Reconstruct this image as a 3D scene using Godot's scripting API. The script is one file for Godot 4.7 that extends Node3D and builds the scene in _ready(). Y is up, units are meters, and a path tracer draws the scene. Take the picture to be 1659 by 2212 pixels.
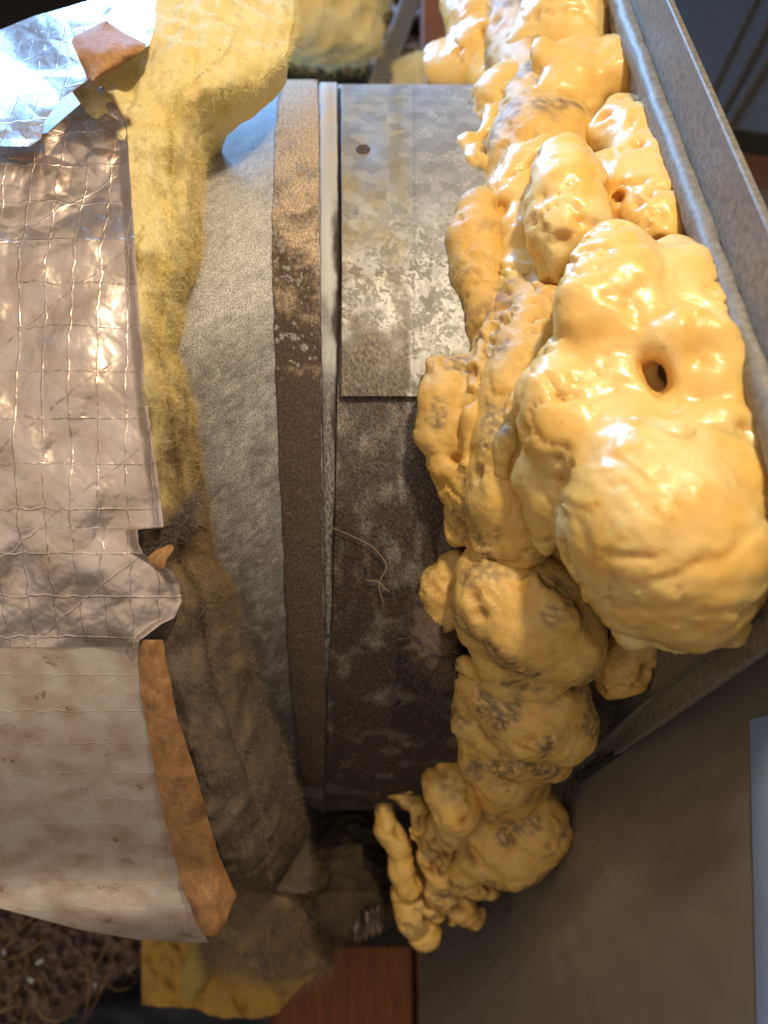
extends Node3D

# ---------------------------------------------------------------- frame of reference
const FOCAL := 1500.0                      # in the units of a 1659 x 2212 page
const PITCH := 58.0
const RAD := 0.200                         # sheet metal duct
const WRAP := 0.245                        # outside of the insulation
const CF := 0.4334                         # duct centre ahead of and above the lens
const CU := 0.0318
const XL := 0.088                          # plane of the cabinet side
var cam := Vector3(0, 0.64, 0)
var fw := Vector3(0, -sin(deg_to_rad(PITCH)), -cos(deg_to_rad(PITCH)))
var up := Vector3(0, cos(deg_to_rad(PITCH)), -sin(deg_to_rad(PITCH)))
var rng := RandomNumberGenerator.new()
var M: Dictionary[String, StandardMaterial3D] = {}
var N: Dictionary[String, FastNoiseLite] = {}
var counts := {}

func P(u: float, v: float, d: float) -> Vector3:
	return cam + d * (fw + Vector3.RIGHT * ((u - 829.5) / FOCAL) + up * ((1106.0 - v) / FOCAL))
func C(r: float, u: float, f: float) -> Vector3:
	return cam + Vector3.RIGHT * r + up * u + fw * f
func on_floor(u: float, v: float, y := 0.0) -> Vector3:
	var dir := fw + Vector3.RIGHT * ((u - 829.5) / FOCAL) + up * ((1106.0 - v) / FOCAL)
	return cam + dir * ((y - cam.y) / dir.y)
func depth_cyl(v: float, r: float) -> float:
	var s := (1106.0 - v) / FOCAL
	var a2 := 1.0 + s * s
	var ac := CF + s * CU
	var disc := ac * ac - a2 * (CF * CF + CU * CU - r * r)
	return (ac - sqrt(maxf(disc, 0.0))) / a2
func onc(u: float, v: float, r: float) -> Vector3:
	return P(u, v, depth_cyl(v, r))
func arc_of(v: float, r: float) -> float:      # metres along the girth
	var t := depth_cyl(v, r)
	return r * atan2(t * (1106.0 - v) / FOCAL - CU, CF - t)
func duct_point(x: float, ang: float, r: float) -> Vector3:
	return cam + Vector3.RIGHT * x + fw * (CF - r * cos(ang)) + up * (CU + r * sin(ang))

func ed(pts: Array, v: float) -> float:        # pts: Vector2(v, u), piecewise linear
	if v <= pts[0].x:
		return pts[0].y
	for i in range(1, pts.size()):
		if v <= pts[i].x:
			var a: Vector2 = pts[i - 1]
			var b: Vector2 = pts[i]
			return lerpf(a.y, b.y, (v - a.x) / maxf(b.x - a.x, 1e-6))
	return pts[-1].y
func ss(a: float, b: float, x: float) -> float:
	return smoothstep(a, b, x)

# ---------------------------------------------------------------- objects
func numbered(called: String) -> String:
	var n: int = counts.get(called, 0)
	counts[called] = n + 1
	return called if n == 0 else "%s_%03d" % [called, n]
func meta(o: Node, label: String, category: String, group := "", kind := ""):
	if label: o.set_meta("label", label)
	if category: o.set_meta("category", category)
	if group: o.set_meta("group", group)
	if kind: o.set_meta("kind", kind)
func thing(called: String, label: String, category: String, at := Vector3.ZERO, group := "") -> Node3D:
	var o := Node3D.new()
	o.name = numbered(called)
	add_child(o, true)
	o.position = at
	meta(o, label, category, group)
	return o
func obj(called: String, mesh: Mesh, mat: Material, parent: Node = null) -> MeshInstance3D:
	var o := MeshInstance3D.new()
	o.name = called if parent else numbered(called)
	o.mesh = mesh
	o.material_override = null
	if mesh.get_surface_count() and mesh is ArrayMesh:
		(mesh as ArrayMesh).surface_set_material(0, mat)
	else:
		o.material_override = mat
	if parent:
		parent.add_child(o, true)
		o.position = -origin_of(parent)
	else:
		add_child(o, true)
	return o
func origin_of(n: Node) -> Vector3:            # parts are written in world coordinates
	var p := Vector3.ZERO
	while n != self and n is Node3D:
		p += n.position
		n = n.get_parent()
	return p

# front faces run clockwise
func finish(vs: PackedVector3Array, idx: PackedInt32Array, cols: PackedColorArray = PackedColorArray(), uvs: PackedVector2Array = PackedVector2Array(), flat := false) -> ArrayMesh:
	if flat:
		var v2 := PackedVector3Array()
		var c2 := PackedColorArray()
		var u2 := PackedVector2Array()
		var i2 := PackedInt32Array()
		for k in idx.size():
			v2.append(vs[idx[k]])
			if cols.size(): c2.append(cols[idx[k]])
			if uvs.size(): u2.append(uvs[idx[k]])
			i2.append(k)
		vs = v2; cols = c2; uvs = u2; idx = i2
	var ns := PackedVector3Array()
	ns.resize(vs.size())
	for k in range(0, idx.size(), 3):
		var a := idx[k]
		var b := idx[k + 1]
		var c := idx[k + 2]
		var n := (vs[c] - vs[a]).cross(vs[b] - vs[a])
		ns[a] += n; ns[b] += n; ns[c] += n
	for k in ns.size():
		ns[k] = ns[k].normalized() if ns[k].length_squared() > 1e-24 else Vector3.UP
	var arr := []
	arr.resize(Mesh.ARRAY_MAX)
	arr[Mesh.ARRAY_VERTEX] = vs
	arr[Mesh.ARRAY_NORMAL] = ns
	arr[Mesh.ARRAY_INDEX] = idx
	if cols.size(): arr[Mesh.ARRAY_COLOR] = cols
	if uvs.size(): arr[Mesh.ARRAY_TEX_UV] = uvs
	var m := ArrayMesh.new()
	m.add_surface_from_arrays(Mesh.PRIMITIVE_TRIANGLES, arr)
	return m

func grid(nu: int, nv: int, f: Callable) -> ArrayMesh:   # f(i, j) -> [point, colour, uv]
	var vs := PackedVector3Array()
	var cs := PackedColorArray()
	var us := PackedVector2Array()
	var ix := PackedInt32Array()
	for j in nv + 1:
		for i in nu + 1:
			var q: Array = f.call(i, j)
			vs.append(q[0]); cs.append(q[1]); us.append(q[2])
	for j in nv:
		for i in nu:
			var a := j * (nu + 1) + i
			ix.append_array([a, a + 1, a + nu + 2, a, a + nu + 2, a + nu + 1])
	return finish(vs, ix, cs, us)

# a sheet laid on the round of the duct between two outlines; edges turn down by «thick»
func patch(v0: float, v1: float, nv: int, nu: int, left: Array, right: Array, rf: Callable, cf: Callable, thick := 0.0, jag := 0.0) -> ArrayMesh:
	var e := 1 if thick > 0.0 else 0
	var f := func(i: int, j: int) -> Array:
		var ci := clampi(i - e, 0, nu)
		var cj := clampi(j - e, 0, nv)
		var v := lerpf(v0, v1, float(cj) / nv)
		var l := ed(left, v)
		var r := ed(right, v)
		if jag > 0.0:
			l += jag * N.jag.get_noise_2d(v, 10.0 + left[0].y)
			r += jag * N.jag.get_noise_2d(v, 900.0 + right[0].y)
		var s := float(ci) / nu
		var u := lerpf(l, maxf(r, l + 0.5), s)
		var rad: float = rf.call(u, v, s)
		if e and (i == 0 or j == 0 or i == nu + 2 or j == nv + 2):
			rad -= thick
		var p := onc(u, v, rad)
		var arc := arc_of(v, rad)
		return [p, cf.call(p.x, arc, s, v), Vector2(p.x * 13.5, arc * 11.5)]
	return grid(nu + 2 * e, nv + 2 * e, f)

func tube_path(pts: Array, rs: Array, sides := 6, sub := 6) -> ArrayMesh:
	var c := Curve3D.new()
	for i in pts.size():
		var tng := Vector3.ZERO
		if i > 0 and i < pts.size() - 1:
			tng = (pts[i + 1] - pts[i - 1]) / 6.0
		c.add_point(pts[i], -tng, tng)
	var n := (pts.size() - 1) * sub
	var f := func(i: int, j: int) -> Array:
		var t := float(j) / n * (pts.size() - 1)
		var k := mini(int(t), pts.size() - 2)
		var p := c.sample(k, t - k)
		var q := c.sample(k, minf(t - k + 0.02, 1.0)) - c.sample(k, maxf(t - k - 0.02, 0.0))
		q = q.normalized()
		var a := q.cross(Vector3(0.3, 0.5, 0.81)).normalized()
		var b := q.cross(a)
		var r: float = lerpf(rs[k], rs[k + 1], t - k)
		var an := TAU * i / sides
		return [p + (a * cos(an) + b * sin(an)) * r, Color.WHITE, Vector2(float(i) / sides, t)]
	return grid(sides, n, f)

func box_mesh(o: Vector3, ax: Vector3, ay: Vector3, az: Vector3, bev := 0.0015) -> ArrayMesh:   # bevelled box from centre and half axes
	var vs := PackedVector3Array()
	var ix := PackedInt32Array()
	var L := [ax.length(), ay.length(), az.length()]
	var A := [ax / L[0], ay / L[1], az / L[2]]
	var key := {}
	for c in 8:
		var s := [1.0 if c & 1 else -1.0, 1.0 if c & 2 else -1.0, 1.0 if c & 4 else -1.0]
		for k in 3:
			var p := o
			for m in 3:
				p += A[m] * s[m] * (L[m] if m == k else L[m] - bev)
			key[c * 3 + k] = vs.size()
			vs.append(p)
	var faces := []
	for k in 3:
		var m := (k + 1) % 3
		var n := (k + 2) % 3
		for sg in [0, 1]:
			var b: int = sg << k
			faces.append([key[b * 3 + k], key[(b | 1 << m) * 3 + k], key[(b | 1 << m | 1 << n) * 3 + k], key[(b | 1 << n) * 3 + k]])
		for sm in [0, 1]:
			for sn in [0, 1]:
				var c0: int = sm << m | sn << n
				var c1: int = c0 | 1 << k
				faces.append([key[c0 * 3 + m], key[c1 * 3 + m], key[c1 * 3 + n], key[c0 * 3 + n]])
	for c in 8:
		faces.append([key[c * 3], key[c * 3 + 1], key[c * 3 + 2]])
	for fa in faces:
		var ctr := Vector3.ZERO
		for k in fa: ctr += vs[k]
		ctr /= fa.size()
		var nn := (vs[fa[2]] - vs[fa[0]]).cross(vs[fa[1]] - vs[fa[0]])
		if nn.dot(ctr - o) < 0: fa.reverse()
		ix.append_array([fa[0], fa[1], fa[2]])
		if fa.size() == 4: ix.append_array([fa[0], fa[2], fa[3]])
	var us := PackedVector2Array()
	for p in vs: us.append(Vector2((p - o).dot(A[0]), (p - o).dot(A[2])) * 10.0)
	return finish(vs, ix, PackedColorArray(), us, true)

# ---------------------------------------------------------------- rounded masses: a field of joined capsules, meshed as surface nets
func blob(prims: Array, cell: float, k: float, shape: Callable, paint: Callable, pits := 0) -> ArrayMesh:
	var lo := Vector3.INF
	var hi := -Vector3.INF
	for q in prims:
		var R := maxf(q[1], q[3]) + 0.004
		lo = lo.min(q[0] - Vector3.ONE * R).min(q[2] - Vector3.ONE * R)
		hi = hi.max(q[0] + Vector3.ONE * R).max(q[2] + Vector3.ONE * R)
	var nx := int((hi.x - lo.x) / cell) + 3
	var ny := int((hi.y - lo.y) / cell) + 3
	var nz := int((hi.z - lo.z) / cell) + 3
	var F := PackedFloat32Array()
	F.resize(nx * ny * nz)
	F.fill(1.0)
	for q in prims:
		var a: Vector3 = q[0]
		var b: Vector3 = q[2]
		var ra: float = q[1]
		var rb: float = q[3]
		var sub: bool = q.size() > 4
		var ab := b - a
		var l2 := maxf(ab.length_squared(), 1e-9)
		var R := maxf(ra, rb) + k + 2.0 * cell
		var p0 := ((a.min(b) - Vector3.ONE * R - lo) / cell).max(Vector3.ZERO)
		var p1 := (a.max(b) + Vector3.ONE * R - lo) / cell
		var x1 := mini(int(p1.x) + 1, nx - 1)
		var y1 := mini(int(p1.y) + 1, ny - 1)
		var z1 := mini(int(p1.z) + 1, nz - 1)
		for z in range(int(p0.z), z1 + 1):
			for y in range(int(p0.y), y1 + 1):
				var at := (z * ny + y) * nx
				for x in range(int(p0.x), x1 + 1):
					var p := lo + Vector3(x, y, z) * cell - a
					var h := clampf(p.dot(ab) / l2, 0.0, 1.0)
					var d := (p - ab * h).length() - lerpf(ra, rb, h)
					var o := F[at + x]
					if sub:
						var w2 := maxf(k * 0.5 - absf(o + d), 0.0) / (k * 0.5)
						F[at + x] = maxf(o, -d) + w2 * w2 * k * 0.125
					else:
						var w := maxf(k - absf(o - d), 0.0) / k
						F[at + x] = minf(o, d) - w * w * k * 0.25
	var vs := PackedVector3Array()
	var ix := PackedInt32Array()
	var id := PackedInt32Array()
	id.resize(nx * ny * nz)
	id.fill(-1)
	var sy := nx
	var sz := nx * ny
	for z in nz - 1:
		for y in ny - 1:
			var base := (z * ny + y) * nx
			for x in nx - 1:
				var i := base + x
				var f0 := F[i]
				if f0 > cell * 2.0 or f0 < -cell * 2.0:
					continue
				var f := [f0, F[i + 1], F[i + sy], F[i + sy + 1], F[i + sz], F[i + sz + 1], F[i + sz + sy], F[i + sz + sy + 1]]
				var m := 0
				for c in 8:
					if f[c] < 0.0: m |= 1 << c
				if m == 0 or m == 255:
					continue
				var s := Vector3.ZERO
				var n := 0
				for c in 8:
					for bit in [1, 2, 4]:
						if c & bit == 0:
							var d: int = c | bit
							if (f[c] < 0.0) != (f[d] < 0.0):
								var t: float = f[c] / (f[c] - f[d])
								var pc := Vector3(c & 1, (c >> 1) & 1, c >> 2)
								var pd := Vector3(d & 1, (d >> 1) & 1, d >> 2)
								s += pc.lerp(pd, t)
								n += 1
				id[i] = vs.size()
				vs.append(lo + (Vector3(x, y, z) + s / n) * cell)
	for z in range(1, nz - 1):
		for y in range(1, ny - 1):
			var base := (z * ny + y) * nx
			for x in range(1, nx - 1):
				var i := base + x
				var f0 := F[i]
				if f0 > cell * 2.0 or f0 < -cell * 2.0:
					continue
				for ax in 3:
					var st: int = [1, sy, sz][ax]
					var f1 := F[i + st]
					if (f0 < 0.0) == (f1 < 0.0):
						continue
					var u: int = [sy, sz, 1][ax]
					var w: int = [sz, 1, sy][ax]
					var q := [id[i], id[i - u], id[i - u - w], id[i - w]]
					if q.min() < 0:
						continue
					if f0 < 0.0:
						ix.append_array([q[0], q[2], q[1], q[0], q[3], q[2]])
					else:
						ix.append_array([q[0], q[1], q[2], q[0], q[2], q[3]])
	for pass_ in 2:
		var sum := PackedVector3Array()
		var cnt := PackedInt32Array()
		sum.resize(vs.size())
		cnt.resize(vs.size())
		for j in range(0, ix.size(), 3):
			for e in 3:
				var g := ix[j + e]
				sum[g] += vs[ix[j + (e + 1) % 3]]
				cnt[g] += 1
		for j in vs.size():
			if cnt[j]: vs[j] = vs[j].lerp(sum[j] / cnt[j], 0.6)
	var ns := PackedVector3Array()
	ns.resize(vs.size())
	for j in range(0, ix.size(), 3):
		var n := (vs[ix[j + 2]] - vs[ix[j]]).cross(vs[ix[j + 1]] - vs[ix[j]])
		ns[ix[j]] += n; ns[ix[j + 1]] += n; ns[ix[j + 2]] += n
	var holes := []
	for j in pits:
		holes.append([vs[rng.randi() % vs.size()], rng.randf_range(0.0014, 0.0034)])
	var cs := PackedColorArray()
	var out := PackedVector3Array()
	for j in vs.size():
		var n := ns[j].normalized()
		var p := vs[j]
		var h: float = shape.call(p, n)
		for hole in holes:
			var dd: float = p.distance_to(hole[0]) / hole[1]
			if dd < 1.0:
				h -= hole[1] * 0.75 * (1.0 - dd * dd)
		out.append(p + n * h)
		cs.append(paint.call(p, n, h))
	return finish(out, ix, cs)

# ---------------------------------------------------------------- thin fibres
func fibre_mesh(n: int, seat: Callable, len0: float, len1: float, wide: float, cols: Array) -> ArrayMesh:   # seat() -> [point, direction]
	var vs := PackedVector3Array()
	var cs := PackedColorArray()
	var ix := PackedInt32Array()
	for k in n:
		var q: Array = seat.call()
		var p: Vector3 = q[0]
		var d: Vector3 = (q[1] as Vector3).normalized()
		var L := rng.randf_range(len0, len1)
		var bend := Vector3(rng.randfn(), rng.randfn(), rng.randfn()) * 0.35
		var side := d.cross(Vector3(rng.randfn(), rng.randfn(), rng.randfn())).normalized() * wide
		var col: Color = (q[2] as Color) if q.size() > 2 else (cols[0] as Color).lerp(cols[1], rng.randf())
		var at := vs.size()
		for s in 4:
			var w := side * (1.0 - 0.25 * s)
			vs.append(p - w); vs.append(p + w)
			cs.append(col); cs.append(col)
			p += d * L / 3.0
			d = (d + bend).normalized()
		for s in 3:
			var a := at + s * 2
			ix.append_array([a, a + 1, a + 3, a, a + 3, a + 2])
	return finish(vs, ix, cs)

# ---------------------------------------------------------------- materials
func noise(seed_: int, freq: float, oct := 3, type := FastNoiseLite.TYPE_SIMPLEX_SMOOTH) -> FastNoiseLite:
	var n := FastNoiseLite.new()
	n.seed = seed_
	n.frequency = freq
	n.noise_type = type
	n.fractal_octaves = oct
	if oct == 1: n.fractal_type = FastNoiseLite.FRACTAL_NONE
	return n
func tex(n: FastNoiseLite, size: int, a: Color, b: Color, mid := -1.0) -> Texture2D:
	var t := NoiseTexture2D.new()
	t.width = size; t.height = size
	t.seamless = true
	t.noise = n
	var g := Gradient.new()
	g.set_color(0, a); g.set_color(1, b)
	if mid >= 0.0:
		g.set_offset(0, mid); g.set_offset(1, minf(mid + 0.25, 1.0))
	t.color_ramp = g
	return t
func mat(called: String, c: Color, rough: float, metal := 0.0, vc := false) -> StandardMaterial3D:   # c in linear values
	var m := StandardMaterial3D.new()
	m.resource_name = called
	m.albedo_color = c.linear_to_srgb()
	m.roughness = rough
	m.metallic = metal
	m.vertex_color_use_as_albedo = vc
	M[called] = m
	return m
func tri(m: StandardMaterial3D, scale: float, albedo: Texture2D, bump: Texture2D, h := 0.03) -> StandardMaterial3D:
	m.uv1_triplanar = true
	m.uv1_world_triplanar = true
	m.uv1_scale = Vector3.ONE * scale
	if albedo: m.albedo_texture = albedo
	if bump:
		m.heightmap_enabled = true
		m.heightmap_texture = bump
		m.heightmap_scale = h
	return m

func make_materials():
	N.jag = noise(3, 0.012, 5)
	N.a = noise(11, 0.06, 4)          # per millimetre
	N.b = noise(12, 0.25, 3)
	N.c = noise(13, 0.9, 2)
	N.streak = noise(14, 0.08, 3)
	N.cell = noise(15, 0.12, 1, FastNoiseLite.TYPE_CELLULAR)
	N.cell.cellular_return_type = FastNoiseLite.RETURN_CELL_VALUE
	N.crease = noise(16, 0.055, 1, FastNoiseLite.TYPE_CELLULAR)
	N.crease.cellular_return_type = FastNoiseLite.RETURN_DISTANCE2_SUB
	N.crease2 = noise(18, 0.13, 1, FastNoiseLite.TYPE_CELLULAR)
	N.crease2.cellular_return_type = FastNoiseLite.RETURN_DISTANCE2_SUB
	N.lump = noise(17, 0.05, 2)
	var gr := tex(noise(31, 0.05, 4), 512, Color(0.72, 0.72, 0.72), Color(1, 1, 1))
	var fine := tex(noise(32, 0.12, 3), 512, Color(0.88, 0.88, 0.88), Color(1, 1, 1))
	var hb := tex(noise(33, 0.03, 5), 512, Color.BLACK, Color.WHITE)
	var hf := tex(noise(34, 0.11, 4), 512, Color.BLACK, Color.WHITE)
	var sp := noise(35, 0.02, 1, FastNoiseLite.TYPE_CELLULAR)
	sp.cellular_return_type = FastNoiseLite.RETURN_CELL_VALUE
	sp.domain_warp_enabled = true
	sp.domain_warp_amplitude = 18.0
	var spangle := tex(sp, 512, Color(0.82, 0.825, 0.83), Color(1, 1, 1))
	var pn := noise(39, 0.05, 1, FastNoiseLite.TYPE_CELLULAR)
	pn.cellular_return_type = FastNoiseLite.RETURN_DISTANCE
	var pores := tex(pn, 512, Color.BLACK, Color.WHITE, 0.02)
	var m := mat("foam", Color.WHITE, 0.38, 0.0, true)
	tri(m, 19.0, null, pores, 0.006)
	m.clearcoat_enabled = true
	m.clearcoat = 0.28
	m.clearcoat_roughness = 0.10
	m.subsurf_scatter_enabled = true
	m.subsurf_scatter_strength = 0.22
	m = mat("foam_matte", Color.WHITE, 0.55, 0.0, true)
	tri(m, 24.0, fine, hb, 0.02)
	m.subsurf_scatter_enabled = true
	m.subsurf_scatter_strength = 0.08
	m = mat("zinc", Color.WHITE, 0.52, 0.22, true)
	tri(m, 22.0, spangle, hf, 0.003)
	m = mat("zinc_speckled", Color.WHITE, 0.55, 0.12, true)
	tri(m, 24.0, tex(noise(37, 0.13, 3), 512, Color(0.58, 0.55, 0.52), Color(1, 1, 1), 0.36), null)
	m = mat("tape_speckled", Color.WHITE, 0.9, 0.0, true)
	tri(m, 17.0, tex(noise(38, 0.12, 4), 512, Color(0.66, 0.60, 0.56), Color(1, 1, 1), 0.36), hf, 0.02)
	m = mat("dusty", Color.WHITE, 0.85, 0.0, true)
	tri(m, 30.0, fine, hf, 0.03)
	m = mat("tape", Color.WHITE, 0.7, 0.0, true)
	tri(m, 30.0, fine, hf, 0.02)
	m = mat("wool", Color.WHITE, 0.95, 0.0, true)
	tri(m, 26.0, fine, hf, 0.02)
	m = mat("fibre", Color.WHITE, 0.8, 0.0, true)
	m = mat("kraft", Color.WHITE, 0.75, 0.0, true)
	tri(m, 20.0, gr, hf, 0.012)
	m = mat("steel", Color(0.30, 0.27, 0.215), 0.52, 0.25)
	tri(m, 12.0, gr, hf, 0.006)
	m = mat("panel", Color.WHITE, 0.42, 0.3, true)
	m = mat("flange", Color(0.16, 0.115, 0.08), 0.6, 0.25, false)
	tri(m, 22.0, tex(noise(36, 0.04, 5), 512, Color(0.45, 0.42, 0.4), Color(1, 1, 1)), hf, 0.02)
	m = mat("far_steel", Color(0.13, 0.125, 0.12), 0.32, 0.5)
	tri(m, 8.0, gr, null)
	m = mat("label", Color(0.30, 0.42, 0.66), 0.6)
	tri(m, 60.0, fine, hf, 0.01)
	m = mat("wood", Color(0.26, 0.080, 0.015), 0.7)
	var wn := noise(40, 0.02, 4)
	m.albedo_texture = tex(wn, 512, Color(0.78, 0.74, 0.70), Color(1, 1, 1))
	m.uv1_triplanar = true; m.uv1_world_triplanar = true
	m.uv1_scale = Vector3(14, 14, 2.0)
	m = mat("board", Color(0.26, 0.15, 0.08), 0.8)
	m.albedo_texture = M.wood.albedo_texture
	m.uv1_triplanar = true; m.uv1_world_triplanar = true
	m.uv1_scale = Vector3(2.0, 9, 9)
	m = mat("dark", Color(0.035, 0.027, 0.022), 0.9)
	tri(m, 6.0, gr, hb, 0.4)
	m = mat("tarp", Color(0.012, 0.018, 0.040), 0.55)
	tri(m, 30.0, gr, hf, 0.02)
	m = mat("debris", Color.WHITE, 0.9, 0.0, true)
	tri(m, 20.0, gr, hb, 0.3)
	m = mat("strap", Color(0.30, 0.26, 0.22), 0.8)
	tri(m, 40.0, gr, hf, 0.02)
	m = mat("plastic", Color(0.28, 0.23, 0.22), 0.35)
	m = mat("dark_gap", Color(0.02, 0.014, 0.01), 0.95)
	m = mat("screw", Color(0.16, 0.10, 0.07), 0.6, 0.5)
	tri(m, 60.0, gr, hf, 0.02)
	m = mat("hose", Color.WHITE, 0.85, 0.0, true)
	tri(m, 24.0, gr, hf, 0.05)
	# foil: aluminium over a scrim of threads
	var sz := 1024
	var base := noise(51, 0.012, 4).get_seamless_image(sz, sz)
	base.convert(Image.FORMAT_L8)
	var by := base.get_data()
	for k in by.size(): by[k] = 20 + int(by[k] * 0.22)
	var w1 := noise(52, 0.012, 2)
	var lines := []
	for k in 10: lines.append([0, (k + 0.5) * sz / 10.0])
	for k in 7: lines.append([1, (k + 0.5) * sz / 7.0])
	for k in 3: lines.append([2, (k + 0.3) * sz / 3.0])
	for ln in lines:
		for t in range(0, sz):
			var ease := sin(PI * t / sz)
			var wob: float = w1.get_noise_2d(t, ln[1] * 3.0 + ln[0] * 991.0) * 12.0 * ease
			var amp := (0.55 if ln[0] == 2 else 1.0) * 60.0 + 90.0 * clampf(w1.get_noise_2d(t * 2.2 + 400.0, ln[1] * 5.0) + 0.45, 0.0, 1.0)
			var hw := 3
			for o in range(-hw, hw + 1):
				var x := 0
				var y := 0
				if ln[0] == 0:
					x = int(ln[1] + wob) + o; y = t
				elif ln[0] == 1:
					y = int(ln[1] + wob) + o; x = t
				else:
					x = t; y = int(ln[1] + t * 2.0 / 3.0 + wob) + o
				var at := posmod(y, sz) * sz + posmod(x, sz)
				by[at] = maxi(by[at], int(45.0 + 0.8 * amp * (1.0 - absf(o) / (hw + 1.0))))
	for k in 150:
		var p0 := Vector2(rng.randf() * sz, rng.randf() * sz)
		var dr := Vector2.from_angle(rng.randf() * TAU)
		var len := rng.randf_range(40, 260)
		var am := rng.randf_range(-30, 45)
		for st in int(len):
			p0 += dr
			dr = dr.rotated(rng.randfn() * 0.02)
			var fall := sin(PI * st / len) * am
			for o in range(-7, 8):
				var pp := p0 + dr.orthogonal() * o
				var at := posmod(int(pp.y), sz) * sz + posmod(int(pp.x), sz)
				by[at] = clampi(by[at] + int(fall * 0.22 * (1.0 - absf(o) / 8.0)), 0, 255)
	var foil_h := ImageTexture.create_from_image(Image.create_from_data(sz, sz, false, Image.FORMAT_L8, by))
	m = mat("foil", Color(0.72, 0.61, 0.55), 0.40, 1.0, true)
	m.heightmap_enabled = true
	m.heightmap_texture = foil_h
	m.heightmap_scale = 0.034
	m = mat("foil_bright", Color(0.84, 0.79, 0.76), 0.44, 1.0, true)
	m.heightmap_enabled = true
	m.heightmap_texture = foil_h
	m.heightmap_scale = 0.03
	m = mat("foil_dusty", Color(0.74, 0.68, 0.63), 0.55, 0.6, true)
	m.heightmap_enabled = true
	m.heightmap_texture = foil_h
	m.heightmap_scale = 0.02

# ---------------------------------------------------------------- the scene
func _ready():
	rng.seed = 20240611
	# camera
	var cm := Camera3D.new()
	cm.name = "camera"
	add_child(cm)
	cm.look_at_from_position(cam, cam + fw, up)
	cm.near = 0.01
	cm.far = 30.0
	var at := CameraAttributesPhysical.new()
	at.frustum_focal_length = 24.0 / (2.0 * 1106.0 / FOCAL)
	at.frustum_focus_distance = 0.21
	at.frustum_near = 0.01
	at.frustum_far = 30.0
	at.exposure_aperture = 5.5
	cm.attributes = at
	cm.fov = rad_to_deg(2.0 * atan(1106.0 / FOCAL))
	# surroundings
	var we := WorldEnvironment.new()
	we.name = "surroundings"
	var en := Environment.new()
	en.background_mode = Environment.BG_COLOR
	en.background_color = Color(0.175, 0.147, 0.123).linear_to_srgb()
	en.tonemap_mode = Environment.TONE_MAPPER_LINEAR
	en.tonemap_exposure = 1.05
	en.sdfgi_enabled = true
	en.ssao_enabled = true
	en.ssil_enabled = true
	we.environment = en
	add_child(we)
	# the warm work lamp up to the right, the daylight of a hatch up to the left, an added unseen fill behind for the room bounce
	lamp("work_lamp", C(0.08, 0.24, -0.08), Color(1.0, 0.91, 0.77), 0.115, 0.013)
	area("room_fill", C(-0.45, 0.25, -1.0), C(0.0, 0.0, 0.25), Vector2(2.4, 2.4), Color(1.0, 0.93, 0.84), 1.0)  # wide fill with no visible source, added to lift the shaded side
	area("hatch_daylight", C(-0.34, 0.86, 0.46), C(0.0, 0.05, 0.25), Vector2(0.36, 0.36), Color(0.52, 0.74, 1.0), 1.3)

	make_materials()
	setting()
	cabinet()
	duct()
	insulation()
	foam()
	around()

func area(called: String, p: Vector3, to: Vector3, size: Vector2, c: Color, e: float):
	var w := AreaLight3D.new()
	w.name = called
	add_child(w)
	w.look_at_from_position(p, to, up)
	w.area_size = size
	w.area_range = 12.0
	w.area_attenuation = 2.0
	w.light_color = c
	w.light_energy = e
	w.shadow_enabled = true

func lamp(called: String, p: Vector3, c: Color, e: float, size: float):
	var l := OmniLight3D.new()
	l.name = called
	l.light_color = c
	l.light_energy = e
	l.light_size = size
	l.omni_range = 12.0
	l.omni_attenuation = 2.0
	l.shadow_enabled = true
	add_child(l)
	l.position = p

# ---------------------------------------------------------------- floor and walls
func setting():
	var f := obj("floor", box_mesh(Vector3(0, -0.033, -1.0), Vector3(2.5, 0, 0), Vector3(0, 0.02, 0), Vector3(0, 0, 2.5)), M.dark)
	meta(f, "dark dusty subfloor under the duct and cabinet", "", "", "structure")
	for k in 12:
		var x := -0.62 + k * 0.143
		var b := obj("floor_board", box_mesh(Vector3(x, -0.006, 0.05), Vector3(0.0695, 0, 0), Vector3(0, 0.006, 0), Vector3(0, 0, 0.55), 0.002), M.wood, f)
		b.position.y = rng.randf_range(-0.002, 0.0)
	var wl := obj("back_wall", box_mesh(Vector3(0, 0.8, -2.3), Vector3(2.5, 0, 0), Vector3(0, 0.9, 0), Vector3(0, 0, 0.05)), M.dark)
	meta(wl, "dark wall far behind the duct", "", "", "structure")

# ---------------------------------------------------------------- cabinet with its rim, and the lower panel
func on_side(u: float, v: float, off := 0.0) -> Vector3:
	return P(u, v, (XL + off) * FOCAL / (u - 829.5))
func strip(a: Array, b: Array, rows := 40, wob := 0.0) -> ArrayMesh:   # a ruled band of several rails, each rail two end points
	var f := func(i: int, j: int) -> Array:
		var t := float(j) / rows
		var p: Vector3 = (a[i] as Vector3).lerp(b[i], t)
		p += Vector3(1, 0.6, 0.3) * N.lump.get_noise_2d(t * 900.0, i * 3.0) * wob
		return [p, Color.WHITE, Vector2(i * 0.2, t * 4.0)]
	return grid(a.size() - 1, rows, f)

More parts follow.
